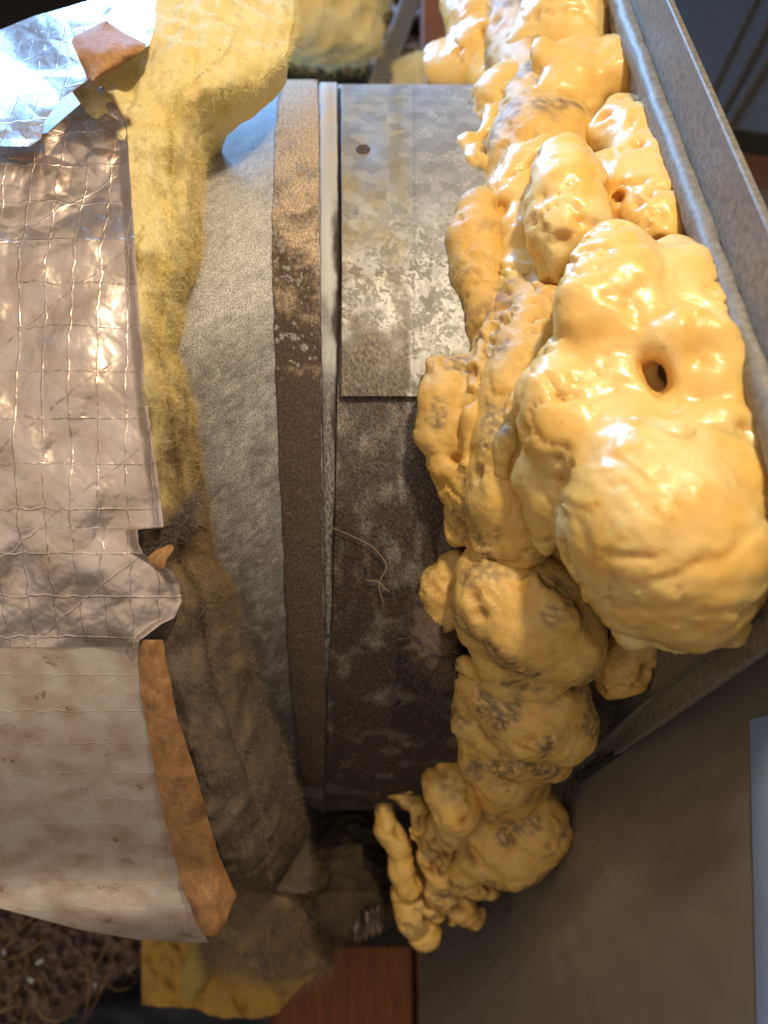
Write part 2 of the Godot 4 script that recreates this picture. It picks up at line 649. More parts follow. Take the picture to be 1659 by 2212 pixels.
func cabinet():
	var t := thing("furnace_cabinet", "grey sheet metal furnace cabinet whose side the foam seals round the duct", "cabinet", Vector3(XL, 0, -0.25))
	var L0 := on_side(1362, 0)
	var L1 := on_side(1602, 630)
	var lip := (L1 - L0).normalized()                  # comes towards the lens
	var S0 := P(1659, 1400, 0.2)
	var S1 := P(1230, 1700, 0.3)
	var down := (on_side(1230, 1700) - on_side(1659, 1400)).normalized()
	# side sheet: from the rim down past the seam
	var corner := L0 + lip * (on_side(1659, 1400) - L0).dot(lip)
	var A := L0 - lip * 0.25
	var o := (A + corner) / 2 + down * 0.2 + Vector3.RIGHT * 0.0015
	obj("side_sheet", box_mesh(o, Vector3(0.0012, 0, 0), down * 0.215, lip * (corner - A).length() * 0.5, 0.0004), M.steel, t)
	# rim: rounded bead, groove, flat flange with a turned edge
	var a := []
	var b := []
	var out := -down
	var e0 := L0 - lip * 0.25
	var e1 := corner + lip * 0.004
	for q in [[-0.0015, -0.014], [-0.0016, -0.010], [-0.0030, -0.0085], [-0.0040, -0.006], [-0.0038, -0.003], [-0.0026, -0.001], [-0.0005, -0.0006], [0.0004, -0.0012], [0.001, 0.0008], [0.002, 0.0014], [0.0050, 0.0016], [0.0056, 0.0012], [0.0058, 0.0], [0.0058, -0.006]]:
		a.append(e0 + Vector3.RIGHT * q[0] + out * q[1])
		b.append(e1 + Vector3.RIGHT * q[0] + out * q[1])
	obj("rim_bead", strip(a.slice(0, 8), b.slice(0, 8), 80, 0.0006), M.steel, t)
	obj("flange", strip(a.slice(7), b.slice(7), 80, 0.0003), M.flange, t)
	# lower panel with its rolled top edge
	var pl := func(u: float, v: float) -> Vector3:
		var w := -4.78 + 0.0048 * u + 0.0013 * v
		return P(u, v, 1.0 / w)
	var e := (S1 - S0).normalized()
	var corners := [pl.call(1640, 1425), pl.call(905, 1938), pl.call(905, 2500), pl.call(1640, 2500)]
	var nrm: Vector3 = (pl.call(1300, 2000) - pl.call(1300, 1800)).cross(pl.call(1200, 1800) - pl.call(1300, 1800)).normalized()
	if nrm.dot(fw) > 0: nrm = -nrm
	var q0: Vector3 = S0 - e * 0.05
	var q1: Vector3 = q0 + e * ((corners[1] - q0).dot(e) + 0.0)
	var q2: Vector3 = pl.call(905, 2600)
	var q3: Vector3 = q2 - e * q0.distance_to(q1)
	var scuffs := []
	for k in 26:
		var c0 := Vector2(rng.randf(), rng.randf_range(0.05, 0.9))
		scuffs.append([c0, c0 + Vector2(rng.randfn() * 0.012, rng.randf_range(0.01, 0.09)), rng.randf_range(0.0012, 0.005)])
	var pan := func(i: int, j: int) -> Array:
		var s := i / 150.0
		var r := (j - 2) / 150.0
		var p: Vector3 = q0.lerp(q1, s).lerp(q3.lerp(q2, s), maxf(r, 0.0))
		p += nrm * 0.0003 * N.lump.get_noise_2d(s * 300.0, r * 200.0)
		if j == 0: p -= nrm * 0.02
		elif j == 1: p -= nrm * 0.0015 + (q3 - q0).normalized() * 0.0008
		var col := Color(0.27, 0.235, 0.195).lerp(Color(0.25, 0.215, 0.185), clampf(0.5 + N.a.get_noise_2d(s * 260.0, r * 160.0), 0, 1))
		for q in scuffs:
			var dd := Vector2(s, r).distance_to(Geometry2D.get_closest_point_to_segment(Vector2(s, r), q[0], q[1]))
			if dd < q[2]: col = col.lerp(Color(0.42, 0.35, 0.29), 0.5 * clampf(0.6 + N.jag.get_noise_2d(s * 9000.0, r * 9000.0), 0, 1))
		return [p, col, Vector2(s, r)]
	obj("lower_panel", grid(150, 152, pan), M.panel, t)
	# flange strip between the side sheet and the lower panel, behind a dark joint
	var lift := -(q3 - q0).normalized()
	a = [q0 - nrm * 0.002 + lift * 0.006, on_side(1659, 1330, -0.001) - down * 0.05]
	b = [q1 - nrm * 0.002 + lift * 0.009, on_side(1200, 1655, -0.001) + down * 0.06]
	obj("joint_flange", strip([a[1], a[0]], [b[1], b[0]], 30, 0.0002), M.steel, t)
	var seam_run := (pl.call(900, 1942) - q0) as Vector3
	obj("seam_shade_strip", tube_path([q0 + nrm * 0.0004 + lift * 0.0012, q0 + seam_run * 0.5 + nrm * 0.0004 + lift * 0.0014, q0 + seam_run + nrm * 0.0004 + lift * 0.0016], [0.0016, 0.0018, 0.002], 8, 12), M.dark_gap, t)  # added dark strip drawing the shade in the seam
	var lab := func(i: int, j: int) -> Array:
		var v := lerpf(1556.0, 2300.0, j / 12.0)
		var u := lerpf(1622.0 + j * 1.5, 1760.0, i / 6.0) 
		return [pl.call(u, v - (i * 6.0)) + nrm * (0.0012 if i > 0 and j > 0 else 0.0004), Color.WHITE, Vector2(i, j)]
	var lb := obj("label", grid(6, 12, lab), M.label, t)
	lb.set_meta("label", "pale blue paper label on the lower panel")

# ---------------------------------------------------------------- round duct
func mix_dirt_shade(clean: Color, dirt: Color, k: float) -> Color:  # blends in dirt, and on the shell painted shade as well
	return clean.lerp(dirt, clampf(k, 0.0, 1.0))

func duct():
	var t := thing("round_duct", "round galvanized metal duct with dusty tape bands between insulation and foam", "duct", duct_point(0, 0, 0))
	var zinc := Color(0.56, 0.565, 0.56)
	var bright := Color(0.90, 0.90, 0.89)
	var brown := Color(0.056, 0.033, 0.023)
	var tan := Color(0.70, 0.57, 0.41)
	# shell
	var shell := func(i: int, j: int) -> Array:
		var x := lerpf(-0.16, XL, i / 150.0)
		var a := lerpf(-80.0, 80.0, j / 320.0)
		var ar := deg_to_rad(a) * RAD
		var r: float = RAD + 0.0003 * N.lump.get_noise_2d(x * 900, ar * 500)
		var sp: float = N.c.get_noise_2d(x * 1000, ar * 1000)
		var sm: float = N.a.get_noise_2d(x * 1000, ar * 1000)
		var shade_edge := 0.022 + (x + 0.07) * 0.45
		var low := 0.62 * ss(shade_edge + 0.012, shade_edge - 0.012, ar + sm * 0.012) + 0.38 * ss(0.0, -0.12, ar)  # shadow below a slanting edge painted into the colour, along with dirt
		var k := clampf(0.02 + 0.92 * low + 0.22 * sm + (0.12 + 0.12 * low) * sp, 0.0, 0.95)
		var c := mix_dirt_shade(bright.lerp(zinc, clampf(0.30 + 0.6 * sp + 0.8 * ss(0.07, 0.13, ar), 0, 1)), brown.lerp(zinc, 0.12), k)  # lit band of the metal painted as brighter zinc
		return [duct_point(x, deg_to_rad(a), r), c, Vector2(x, ar)]
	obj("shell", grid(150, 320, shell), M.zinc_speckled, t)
	var rear := func(i: int, j: int) -> Array:
		return [duct_point(lerpf(-0.16, XL, i / 4.0), deg_to_rad(lerpf(80.0, 280.0, j / 60.0)), RAD), zinc, Vector2(i, j)]
	obj("rear_shell", grid(4, 60, rear), M.zinc, t)
	var side := func(i: int, j: int) -> Array:
		return [duct_point(lerpf(-0.75, -0.16, i / 4.0), deg_to_rad(lerpf(0.0, 360.0, j / 90.0)), RAD), zinc, Vector2(i, j)]
	obj("far_shell", grid(4, 90, side), M.zinc, t)
	# cloth tape band left of the joint
	var tapec := func(x: float, ar: float, s: float, v: float) -> Color:
		var n: float = N.a.get_noise_2d(x * 1000, ar * 1000)
		var n2: float = N.b.get_noise_2d(x * 1000, ar * 1000)
		var n3: float = N.c.get_noise_2d(x * 1000, ar * 400)
		var k := ss(330, 720, v + n * 260 + n2 * 120) 
		var weave := 0.05 * sin(ar * 6500.0)
		var c := mix_dirt_shade(tan * (1.0 + weave), brown.lerp(tan, 0.03), k * 0.96 + 0.25 * maxf(n3, 0.0) * k)
		if n2 + 0.5 * n > 0.42 and v > 300 and v < 800: c = c.lerp(zinc, 0.6)
		c = c.lerp(Color(0.78, 0.66, 0.50), clampf(n3 * 0.5, 0, 1) * (1.0 - k * 0.7))
		return c
	var tl := [Vector2(165, 602), Vector2(240, 596), Vector2(480, 588), Vector2(700, 592), Vector2(1000, 604), Vector2(1400, 622), Vector2(1720, 655)]
	var tr := [Vector2(165, 686), Vector2(240, 688), Vector2(600, 690), Vector2(1000, 694), Vector2(1400, 700), Vector2(1720, 712)]
	obj("cloth_tape", patch(172, 1700, 420, 44, tl, tr, func(u, v, s): return RAD + 0.0013 + 0.0006 * sin(s * PI) + 0.0004 * N.a.get_noise_2d(u * 0.3, v * 0.3), tapec, 0.0012, 3.5), M.tape_speckled, t)
	# raised grey ring of the joint
	var ringc := func(x: float, ar: float, s: float, v: float) -> Color:
		var n: float = N.a.get_noise_2d(x * 1500, ar * 700)
		var n3: float = N.c.get_noise_2d(x * 1000, ar * 600)
		var c := zinc.lerp(tan, clampf(ss(420, 180, v) * (0.5 + 2.0 * n), 0, 0.8))
		c = c.lerp(bright, ss(400, 500, v) * ss(690, 600, v) * 0.2)
		var k := ss(640, 900, v + n * 220) * (0.72 + 0.4 * n3)
		k = maxf(k, ss(0.62, 0.95, s + n * 0.35) * ss(360, 520, v))
		return mix_dirt_shade(c, brown, k)
	var rl := [Vector2(165, 690), Vector2(600, 692), Vector2(1000, 698), Vector2(1400, 704)]
	var rr := [Vector2(165, 728), Vector2(600, 730), Vector2(1000, 724), Vector2(1400, 714)]
	obj("joint_ring", patch(178, 1370, 330, 14, rl, rr, func(u, v, s): return RAD + 0.0010 + 0.0008 * sin(PI * clampf(s * 1.25, 0, 1)), ringc, 0.0012, 2.0), M.tape, t)
	# dark open joint
	obj("joint_gap", patch(190, 1365, 120, 3, [Vector2(190, 729), Vector2(500, 727), Vector2(900, 722), Vector2(1365, 713)], [Vector2(190, 738), Vector2(500, 740), Vector2(900, 728), Vector2(1365, 716)], func(u, v, s): return RAD + 0.0008, func(x, ar, s, v): return Color(0.02, 0.013, 0.010).lerp(brown, 0.4 + 0.4 * N.b.get_noise_2d(x * 1000, ar * 1000))), M.dusty, t)
	# lower collar sheet, brown with dust
	var lowc := func(x: float, ar: float, s: float, v: float) -> Color:
		var n: float = N.a.get_noise_2d(x * 1000, ar * 1000)
		var n2: float = N.streak.get_noise_2d(x * 1600, ar * 500)
		var n3: float = N.c.get_noise_2d(x * 700, ar * 700)
		var n4: float = N.b.get_noise_2d(x * 1000, ar * 600)
		var k := 0.78 + 0.22 * ss(900, 1250, v) - 0.6 * maxf(n2 - 0.03, 0.0) * ss(1560, 1000, v) - 0.5 * maxf(n - 0.08, 0.0) + 0.15 * n3
		var c := mix_dirt_shade(zinc.lerp(Color(0.36, 0.33, 0.25), clampf(n4 + 0.5, 0, 1)), brown * (0.85 + 0.35 * n4), k)
		return c
	var ll := [Vector2(800, 729), Vector2(1100, 724), Vector2(1365, 716), Vector2(1480, 708), Vector2(1740, 700)]
	var lr := [Vector2(800, 1060), Vector2(1740, 1060)]
	obj("collar_sheet", patch(830, 1742, 320, 110, ll, lr, func(u, v, s): return RAD + 0.0022 + 0.0002 * N.lump.get_noise_2d(u * 0.2, v * 0.2), lowc, 0.002, 0.6), M.tape_speckled, t)
	# overlapping sheet above it
	var upc := func(x: float, ar: float, s: float, v: float) -> Color:
		var n: float = N.a.get_noise_2d(x * 1000 + 70, ar * 1000)
		var n3: float = N.c.get_noise_2d(x * 1000, ar * 500)
		var cell: float = N.cell.get_noise_2d(x * 2600 + 14 * N.b.get_noise_2d(x * 1000, ar * 1000), ar * 2600 + 14 * N.b.get_noise_2d(x * 1000 + 50, ar * 1000))
		var c := Color(0.37, 0.355, 0.32)
		c = c.lerp(bright, clampf((0.30 + 0.35 * cell + 0.2 * n3) * ss(360, 560, v), 0, 0.6))
		c = c.lerp(Color(0.17, 0.165, 0.135), clampf((0.2 - cell * 0.6) * ss(420, 620, v), 0, 0.7))
		if s < 0.44:
			var band := ss(0.44, 0.40, s + 0.03 * n)
			var smear := clampf(0.55 + 1.0 * n + 0.45 * n3, 0, 1)
			var dd := Vector2((s - 0.16) / 0.15, (v - 330) / 85.0).length()
			smear *= ss(0.8, 1.15, dd + 0.4 * n)
			var low := ss(590, 760, v + n * 130 + n3 * 60)
			c = c.lerp(Color(0.43, 0.36, 0.22), smear * band * (1.0 - 0.7 * ss(480, 620, v)))
			c = c.lerp(brown.lerp(Color(0.3, 0.25, 0.17), clampf(0.25 + 0.9 * n3, 0, 0.8)), low * band * 0.9)
		else:
			c = c.lerp(brown, clampf(0.35 * ss(0.47, 0.43, s) + (0.35 * ss(650, 830, v) * (0.6 + n)), 0, 0.75))
			if n3 + n > 0.62 and v < 430: c = c.lerp(Color(0.75, 0.62, 0.5), 0.7)
		return c
	var ul := [Vector2(180, 737), Vector2(600, 738), Vector2(870, 736)]
	var ur := [Vector2(180, 1090), Vector2(870, 1090)]
	obj("overlap_sheet", patch(182, 857, 320, 140, ul, ur, func(u, v, s): return RAD + 0.0044 + 0.0006 * 0.5 * ss(872.0, 846.0, u) - 0.0009 * exp(-pow(Vector2(u - 785, v - 325).length() / 26.0, 2.0)), upc, 0.0044, 0.8), M.zinc, t)
	# screw in its dimple
	var sp0 := onc(784, 326, RAD + 0.0034)
	var nn := (duct_point(0, 0, 0) - sp0)
	nn.x = 0
	nn = -nn.normalized()
	var tx := Vector3.RIGHT
	var ty := nn.cross(tx)
	var head := func(i: int, j: int) -> Array:
		var q: Array = [[0.0, 0.0006], [0.0012, 0.0005], [0.0022, 0.0012], [0.0032, 0.0011], [0.0038, 0.0003], [0.0040, -0.002]]
		var an := TAU * i / 18.0
		var rr2: float = 0.75 * q[j][0] * (1.0 + (0.08 if j > 2 and i % 3 == 0 else 0.0))
		return [sp0 + (tx * cos(an) + ty * sin(an)) * rr2 + nn * q[j][1], Color.WHITE, Vector2(i, j)]
	obj("screw_head", grid(18, 5, head), M.screw, t)
	# standing lock seam low on the left and a torn tape edge at the top
	obj("lock_seam", tube_path([P(700, 1462, 0.262), P(672, 1466, 0.262), P(655, 1485, 0.264), P(658, 1560, 0.275), P(652, 1680, 0.298)], [0.0015, 0.002, 0.0022, 0.002, 0.0018], 8), M.tape if false else recolour("seam", Color(0.16, 0.11, 0.07), 0.8), t)
	# dust hairs lying on the lower sheets
	var seat := func() -> Array:
		var u := rng.randf_range(560, 1000)
		var v := rng.randf_range(640, 1700)
		return [onc(u, v, RAD + 0.0034), Vector3(rng.randfn(), rng.randfn(), rng.randfn()) * 0.8 + up * 0.2 - fw * 0.15]
	var fz := obj("dust_hairs", fibre_mesh(1500, seat, 0.002, 0.012, 0.000035, [Color(0.06, 0.04, 0.03), Color(0.24, 0.175, 0.125)]), M.fibre, t)
	fz.set_meta("kind", "stuff")

func recolour(called: String, c: Color, rough: float) -> StandardMaterial3D:
	return tri(mat(called, c, rough), 30.0, M.kraft.albedo_texture, M.tape.heightmap_texture, 0.02)

# ---------------------------------------------------------------- insulation: batt, foil, kraft paper
var foil_edge := [Vector2(186, 219), Vector2(230, 252), Vector2(262, 274), Vector2(330, 277), Vector2(400, 283), Vector2(500, 290), Vector2(640, 298), Vector2(800, 312), Vector2(900, 322), Vector2(1000, 337), Vector2(1080, 347), Vector2(1139, 354), Vector2(1143, 297), Vector2(1175, 300), Vector2(1196, 309), Vector2(1216, 345), Vector2(1236, 371), Vector2(1260, 386), Vector2(1300, 393), Vector2(1335, 376), Vector2(1347, 350), Vector2(1385, 300), Vector2(1400, 298)]
var wool_edge := [Vector2(-120, 650), Vector2(0, 640), Vector2(60, 634), Vector2(110, 628), Vector2(150, 596), Vector2(190, 545), Vector2(235, 486), Vector2(290, 470), Vector2(340, 442), Vector2(420, 436), Vector2(520, 440), Vector2(620, 405), Vector2(700, 385), Vector2(760, 372), Vector2(800, 398), Vector2(880, 414), Vector2(960, 424), Vector2(1040, 438), Vector2(1100, 452), Vector2(1200, 462), Vector2(1260, 500), Vector2(1340, 522), Vector2(1420, 540), Vector2(1500, 566), Vector2(1600, 606), Vector2(1700, 644), Vector2(1800, 668), Vector2(1900, 680), Vector2(2000, 684), Vector2(2060, 684)]
var wool_in := [Vector2(-120, 335), Vector2(0, 335), Vector2(95, 300), Vector2(150, 200), Vector2(190, 150), Vector2(262, 200), Vector2(330, 262), Vector2(640, 285), Vector2(1000, 320), Vector2(1139, 330), Vector2(1143, 270), Vector2(1200, 280), Vector2(1300, 340), Vector2(1400, 320), Vector2(1600, 370), Vector2(1800, 430), Vector2(2000, 440), Vector2(2060, 440)]

func wool_colour(p: Vector3, v: float, s: float) -> Color:
	var q := p * 1000.0
	var n: float = N.a.get_noise_3d(q.x, q.y, q.z)
	var n2: float = N.b.get_noise_3d(q.x, q.y, q.z)
	var yellow := Color(0.87, 0.69, 0.28).lerp(Color(0.91, 0.79, 0.45), clampf(0.5 + n, 0, 1))
	var dusty := Color(0.19, 0.125, 0.06).lerp(Color(0.30, 0.20, 0.09), clampf(0.5 + n2, 0, 1)).lerp(Color(0.14, 0.10, 0.076), ss(1080, 1400, v + 200 * n - 160.0 * (s - 0.5)))
	var k := ss(620, 1150, v + 320 * n + 90 * n2 + 120.0 * (s - 0.5)) * 0.95
	k = maxf(k, ss(0.55, 1.0, s) * ss(230, 520, v) * 0.55 * clampf(0.6 + 1.4 * n2, 0, 1))
	k = maxf(k, 0.35 * ss(0.32, 0.6, n2 + 0.3 * n))
	return yellow.lerp(dusty, clampf(k, 0, 1))

func wool_point(u: float, v: float, s: float) -> Vector3:
	var rin := RAD + 0.008 + 0.024 * ss(330, 170, v)
	var r := lerpf(WRAP - 0.002, rin, pow(clampf(s, 0, 1), 2.6))
	var p := onc(u, v, r)
	var q := p * 1000.0
	var ar := arc_of(v, r) * 1000.0
	var n: float = N.lump.get_noise_3d(q.x, q.y, q.z) * 0.006 + N.lump.get_noise_2d(q.x * 2.4, ar * 0.8) * 0.0028 + N.a.get_noise_2d(q.x * 1.6, ar * 0.7) * 0.0018 + N.b.get_noise_2d(q.x * 1.2, ar) * 0.0006
	n *= lerpf(1.0, 0.6, ss(900, 1300, v)) * lerpf(0.5, 1.0, ss(140, 320, v))
	return p - fw * n * ss(0.0, 0.15, s) + Vector3.RIGHT * n * 0.5 * s

func insulation():
	var t := thing("duct_insulation", "torn foil faced yellow glass wool wrapped round the duct", "insulation", duct_point(-0.15, 0, 0))
	var nv := 530
	var nu := 100
	var wl := func(i: int, j: int) -> Array:
		var v := lerpf(-120, 1925, float(j) / nv)
		var s := float(i) / nu
		var u = lerpf(ed(wool_in, v), ed(wool_edge, v) + 7.0 * N.jag.get_noise_2d(v, 5.0), s)
		var p := wool_point(u, v, s)
		if i == nu: p = p + fw * 0.018 - Vector3.RIGHT * 0.004
		return [p, wool_colour(p, v, s), Vector2(s, v)]
	obj("glass_wool", grid(nu, nv, wl), M.wool, t)
	var seat := func() -> Array:
		var v := rng.randf_range(-60, 1920)
		var s := 1.0 - pow(rng.randf(), 1.5)
		if rng.randf() < 0.12: s = rng.randf_range(0.92, 1.0)
		var u = lerpf(ed(wool_in, v), ed(wool_edge, v) + 7.0 * N.jag.get_noise_2d(v, 5.0), s)
		if s < 0.12 or u < ed(foil_edge, v) + 6: s = 0.5; u = lerpf(ed(wool_in, v), ed(wool_edge, v), 0.6)
		var p := wool_point(u, v, s)
		var c := wool_colour(p, v, s) * rng.randf_range(0.85, 1.4)
		return [p + fw * 0.0006, Vector3(rng.randfn() * 0.7 + 0.5 * s, rng.randfn() * 0.7, rng.randfn() * 0.7) - fw * 0.45, c]
	var fb := obj("wool_fibres", fibre_mesh(60000, seat, 0.001, 0.005, 0.00004, [Color.WHITE, Color.WHITE]), M.fibre, t)
	fb.set_meta("kind", "stuff")
	# foil
	var dent := func(p: Vector2, crump: float) -> float:
		var h: float = 0.0022 * N.lump.get_noise_2d(p.x * 0.55, p.y * 0.55)
		h += crump * (0.0022 * N.crease.get_noise_2d(p.x, p.y) + 0.0010 * N.crease2.get_noise_2d(p.x, p.y)) + 0.0005 * N.a.get_noise_2d(p.x, p.y)
		return h
	var rfoil := func(u: float, v: float, s: float) -> float:
		var q := Vector2(u, v) * 0.127
		var crump := lerpf(0.9, 0.3, ss(300, 620, v))
		return WRAP + 0.001 + dent.call(q, crump) + 0.0015 * ss(0.94, 1.0, s) 
	var foilc := func(x: float, ar: float, s: float, v: float) -> Color:
		var n: float = N.a.get_noise_2d(x * 1000, ar * 1000)
		return Color(1, 1, 1).lerp(Color(0.8, 0.72, 0.62), clampf(0.35 + n, 0, 1) * 0.8)
	obj("foil_facing", patch(186, 1398, 520, 200, [Vector2(186, 217), Vector2(288, 100), Vector2(310, -140), Vector2(1400, -140)], foil_edge, rfoil, foilc, 0.0, 1.2), M.foil, t)
	var rlow := func(u: float, v: float, s: float) -> float:
		var q := Vector2(u, v) * 0.127
		return WRAP - 0.0005 + 0.3 * dent.call(q, 0.25) + 0.014 * ss(1850, 2040, v)
	var lowc := func(x: float, ar: float, s: float, v: float) -> Color:
		var n: float = N.a.get_noise_2d(x * 1000, ar * 1000)
		var n2: float = N.b.get_noise_2d(x * 1000 + 90, ar * 1000)
		var c := Color(1, 0.97, 0.92).lerp(Color(0.75, 0.62, 0.52), clampf(0.4 + n, 0, 1))
		var fine: float = N.c.get_noise_2d(x * 700, ar * 700)
		c = c.lerp(Color(0.30, 0.22, 0.17), 0.85 * ss(0.46, 0.70, N.a.get_noise_2d(x * 900 + 333, ar * 900) * 0.7 + 0.6 * N.b.get_noise_2d(x * 350 + 40, ar * 350) + 0.35 * n + 0.3 * fine))
		return c
	var dl := [Vector2(1370, -140), Vector2(1955, -140), Vector2(1962, 0), Vector2(2010, 180), Vector2(2030, 300), Vector2(2038, 430)]
	var dr := [Vector2(1370, 305), Vector2(1500, 312), Vector2(1620, 334), Vector2(1780, 366), Vector2(1900, 398), Vector2(1980, 428), Vector2(2038, 450)]
	obj("dusty_foil_facing", patch(1372, 2036, 300, 150, dl, dr, rlow, lowc, 0.0, 1.5), M.foil_dusty, t)
	# peeled flap of the facing at the top
	var fl := [Vector2(-150, 420), Vector2(0, 196), Vector2(35, 72), Vector2(70, -12), Vector2(90, -140), Vector2(320, -140)]
	var fr := [Vector2(-150, 345), Vector2(0, 336), Vector2(60, 334), Vector2(96, 322), Vector2(112, 300), Vector2(140, 262), Vector2(165, 200), Vector2(215, 132), Vector2(262, 96), Vector2(300, 88), Vector2(318, 60)]
	var rflap := func(u: float, v: float, s: float) -> float:
		var q := Vector2(u + 300, v) * 0.127
		return WRAP + 0.004 + dent.call(q, 0.55) + 0.004 * ss(0.6, 1.0, s) - 0.018 * ss(200, -60, u) * ss(260, 60, v)
	obj("foil_flap", patch(-10, 316, 240, 170, fl, fr, rflap, foilc, 0.0, 3.0), M.foil_bright, t)
	# kraft paper backing
	var kc := func(x: float, ar: float, s: float, v: float) -> Color:
		var n: float = N.a.get_noise_2d(x * 1000, ar * 1000)
		var n2: float = N.b.get_noise_2d(x * 900, ar * 900)
		var c := Color(0.50, 0.245, 0.085).lerp(Color(0.58, 0.31, 0.13), clampf(0.5 + n2, 0, 1))
		return c.lerp(Color(0.16, 0.09, 0.06), clampf(1.3 * (n - 0.18), 0, 0.8) * ss(1000, 1500, v))
	var kl := [Vector2(1380, 296), Vector2(1500, 303), Vector2(1620, 326), Vector2(1780, 358), Vector2(1900, 388), Vector2(1980, 418), Vector2(2024, 440)]
	var kr := [Vector2(1380, 352), Vector2(1420, 358), Vector2(1560, 386), Vector2(1700, 432), Vector2(1850, 472), Vector2(1935, 512), Vector2(1950, 505), Vector2(2024, 474)]
	obj("kraft_strip", patch(1382, 2022, 120, 18, kl, kr, func(u, v, s): return WRAP + 0.0008 + 0.002 * sin(PI * s) + 0.0012 * N.lump.get_noise_2d(u * 0.3, v * 0.15) + 0.014 * ss(1850, 2040, v), kc, 0.0002, 3.0), M.kraft, t)
	var k2 := [Vector2(44, 226), Vector2(78, 160), Vector2(90, 154), Vector2(132, 172), Vector2(170, 188), Vector2(176, 196)]
	var k3 := [Vector2(44, 230), Vector2(70, 268), Vector2(96, 318), Vector2(108, 312), Vector2(150, 250), Vector2(165, 225), Vector2(176, 204)]
	var kf := obj("kraft_flap", patch(45, 175, 50, 40, k2, k3, func(u, v, s): return WRAP + 0.021 + 0.003 * sin(PI * s) + 0.0004 * N.lump.get_noise_2d(u * 0.4, v * 0.4) - 0.004 * ss(120, 45, v), kc, 0.0002, 1.5), M.kraft, t)
	kf.set_meta("label", "brown kraft paper flap folded back over the foil near the top")
	var k4 := [Vector2(1176, 366), Vector2(1190, 335), Vector2(1205, 319), Vector2(1216, 322), Vector2(1232, 342)]
	var k5 := [Vector2(1176, 372), Vector2(1186, 377), Vector2(1200, 366), Vector2(1210, 360), Vector2(1232, 352)]
	obj("kraft_scrap", patch(1177, 1231, 16, 12, k4, k5, func(u, v, s): return WRAP + 0.004 + 0.002 * s, kc, 0.0005, 1.0), M.kraft, t)
	# grey lint caught in the torn notch
	var lint := func() -> Array:
		var k := rng.randf()
		var u := lerpf(312, 428, k) + rng.randfn() * 9
		var v := 1195 - 130 * k * k + rng.randfn() * 10 + 30.0 * sin(k * 9.0) * (1 - k)
		return [onc(u, v, WRAP - 0.003), Vector3(rng.randfn(), rng.randfn(), rng.randfn())]
	var li := obj("lint", fibre_mesh(1800, lint, 0.002, 0.006, 0.00007, [Color(0.10, 0.075, 0.06), Color(0.26, 0.20, 0.17)]), M.fibre, t)
	li.set_meta("kind", "stuff")

# ---------------------------------------------------------------- spray foam
func pr(c: Array) -> Array:                 # chain of [u, v, depth, radius in page units] -> capsules
	var o := []
	for i in maxi(c.size() - 1, 1):
		var a: Array = c[i]
		var b: Array = c[mini(i + 1, c.size() - 1)]
		o.append([P(a[0], a[1], a[2]), a[3] * a[2] / FOCAL, P(b[0], b[1], b[2]), b[3] * b[2] / FOCAL])
	return o
func hole(u: float, v: float, d: float, r: float) -> Array:
	return [P(u, v, d - 0.010), r * 1.1 * d / FOCAL, P(u + r * 0.25, v + r * 0.3, d + 0.004), r * 0.75 * d / FOCAL, true]

func foam_shape(p: Vector3, n: Vector3, amp: float) -> float:
	var q := p * 1000.0
	q += Vector3(N.lump.get_noise_3d(q.x * 0.9 + 50, q.y * 0.9, q.z * 0.9), N.lump.get_noise_3d(q.x * 0.9, q.y * 0.9 + 70, q.z * 0.9), N.lump.get_noise_3d(q.x * 0.9, q.y * 0.9, q.z * 0.9 + 90)) * 9.0
	var h: float = N.lump.get_noise_3d(q.x * 1.3, q.y * 1.3, q.z * 1.3) * 0.0011
	var f1: float = N.lump.get_noise_3d(q.x * 0.75 + 300, q.y * 1.05, q.z * 1.05)
	var m1 := ss(-0.02, 0.38, N.lump.get_noise_3d(q.x * 0.45 + 77, q.y * 0.45, q.z * 0.45))
	h -= 0.0017 * exp(-pow(f1 / 0.055, 2.0)) * m1
	h += 0.0008 * minf(absf(f1) * 4.0, 1.0)
	var f2: float = N.lump.get_noise_3d(q.x * 1.7 + 500, q.y * 2.6, q.z * 2.6)
	var m2 := ss(-0.1, 0.35, N.lump.get_noise_3d(q.x * 0.8 + 177, q.y * 0.8, q.z * 0.8))
	h -= 0.00055 * exp(-pow(f2 / 0.06, 2.0)) * m2
	h += N.lump.get_noise_3d(q.x * 1.2 + 90, q.y * 5.0, q.z * 5.0) * 0.0002
	return h * amp + N.lump.get_noise_3d(p.x * 5600, p.y * 5600, p.z * 5600) * 0.00016

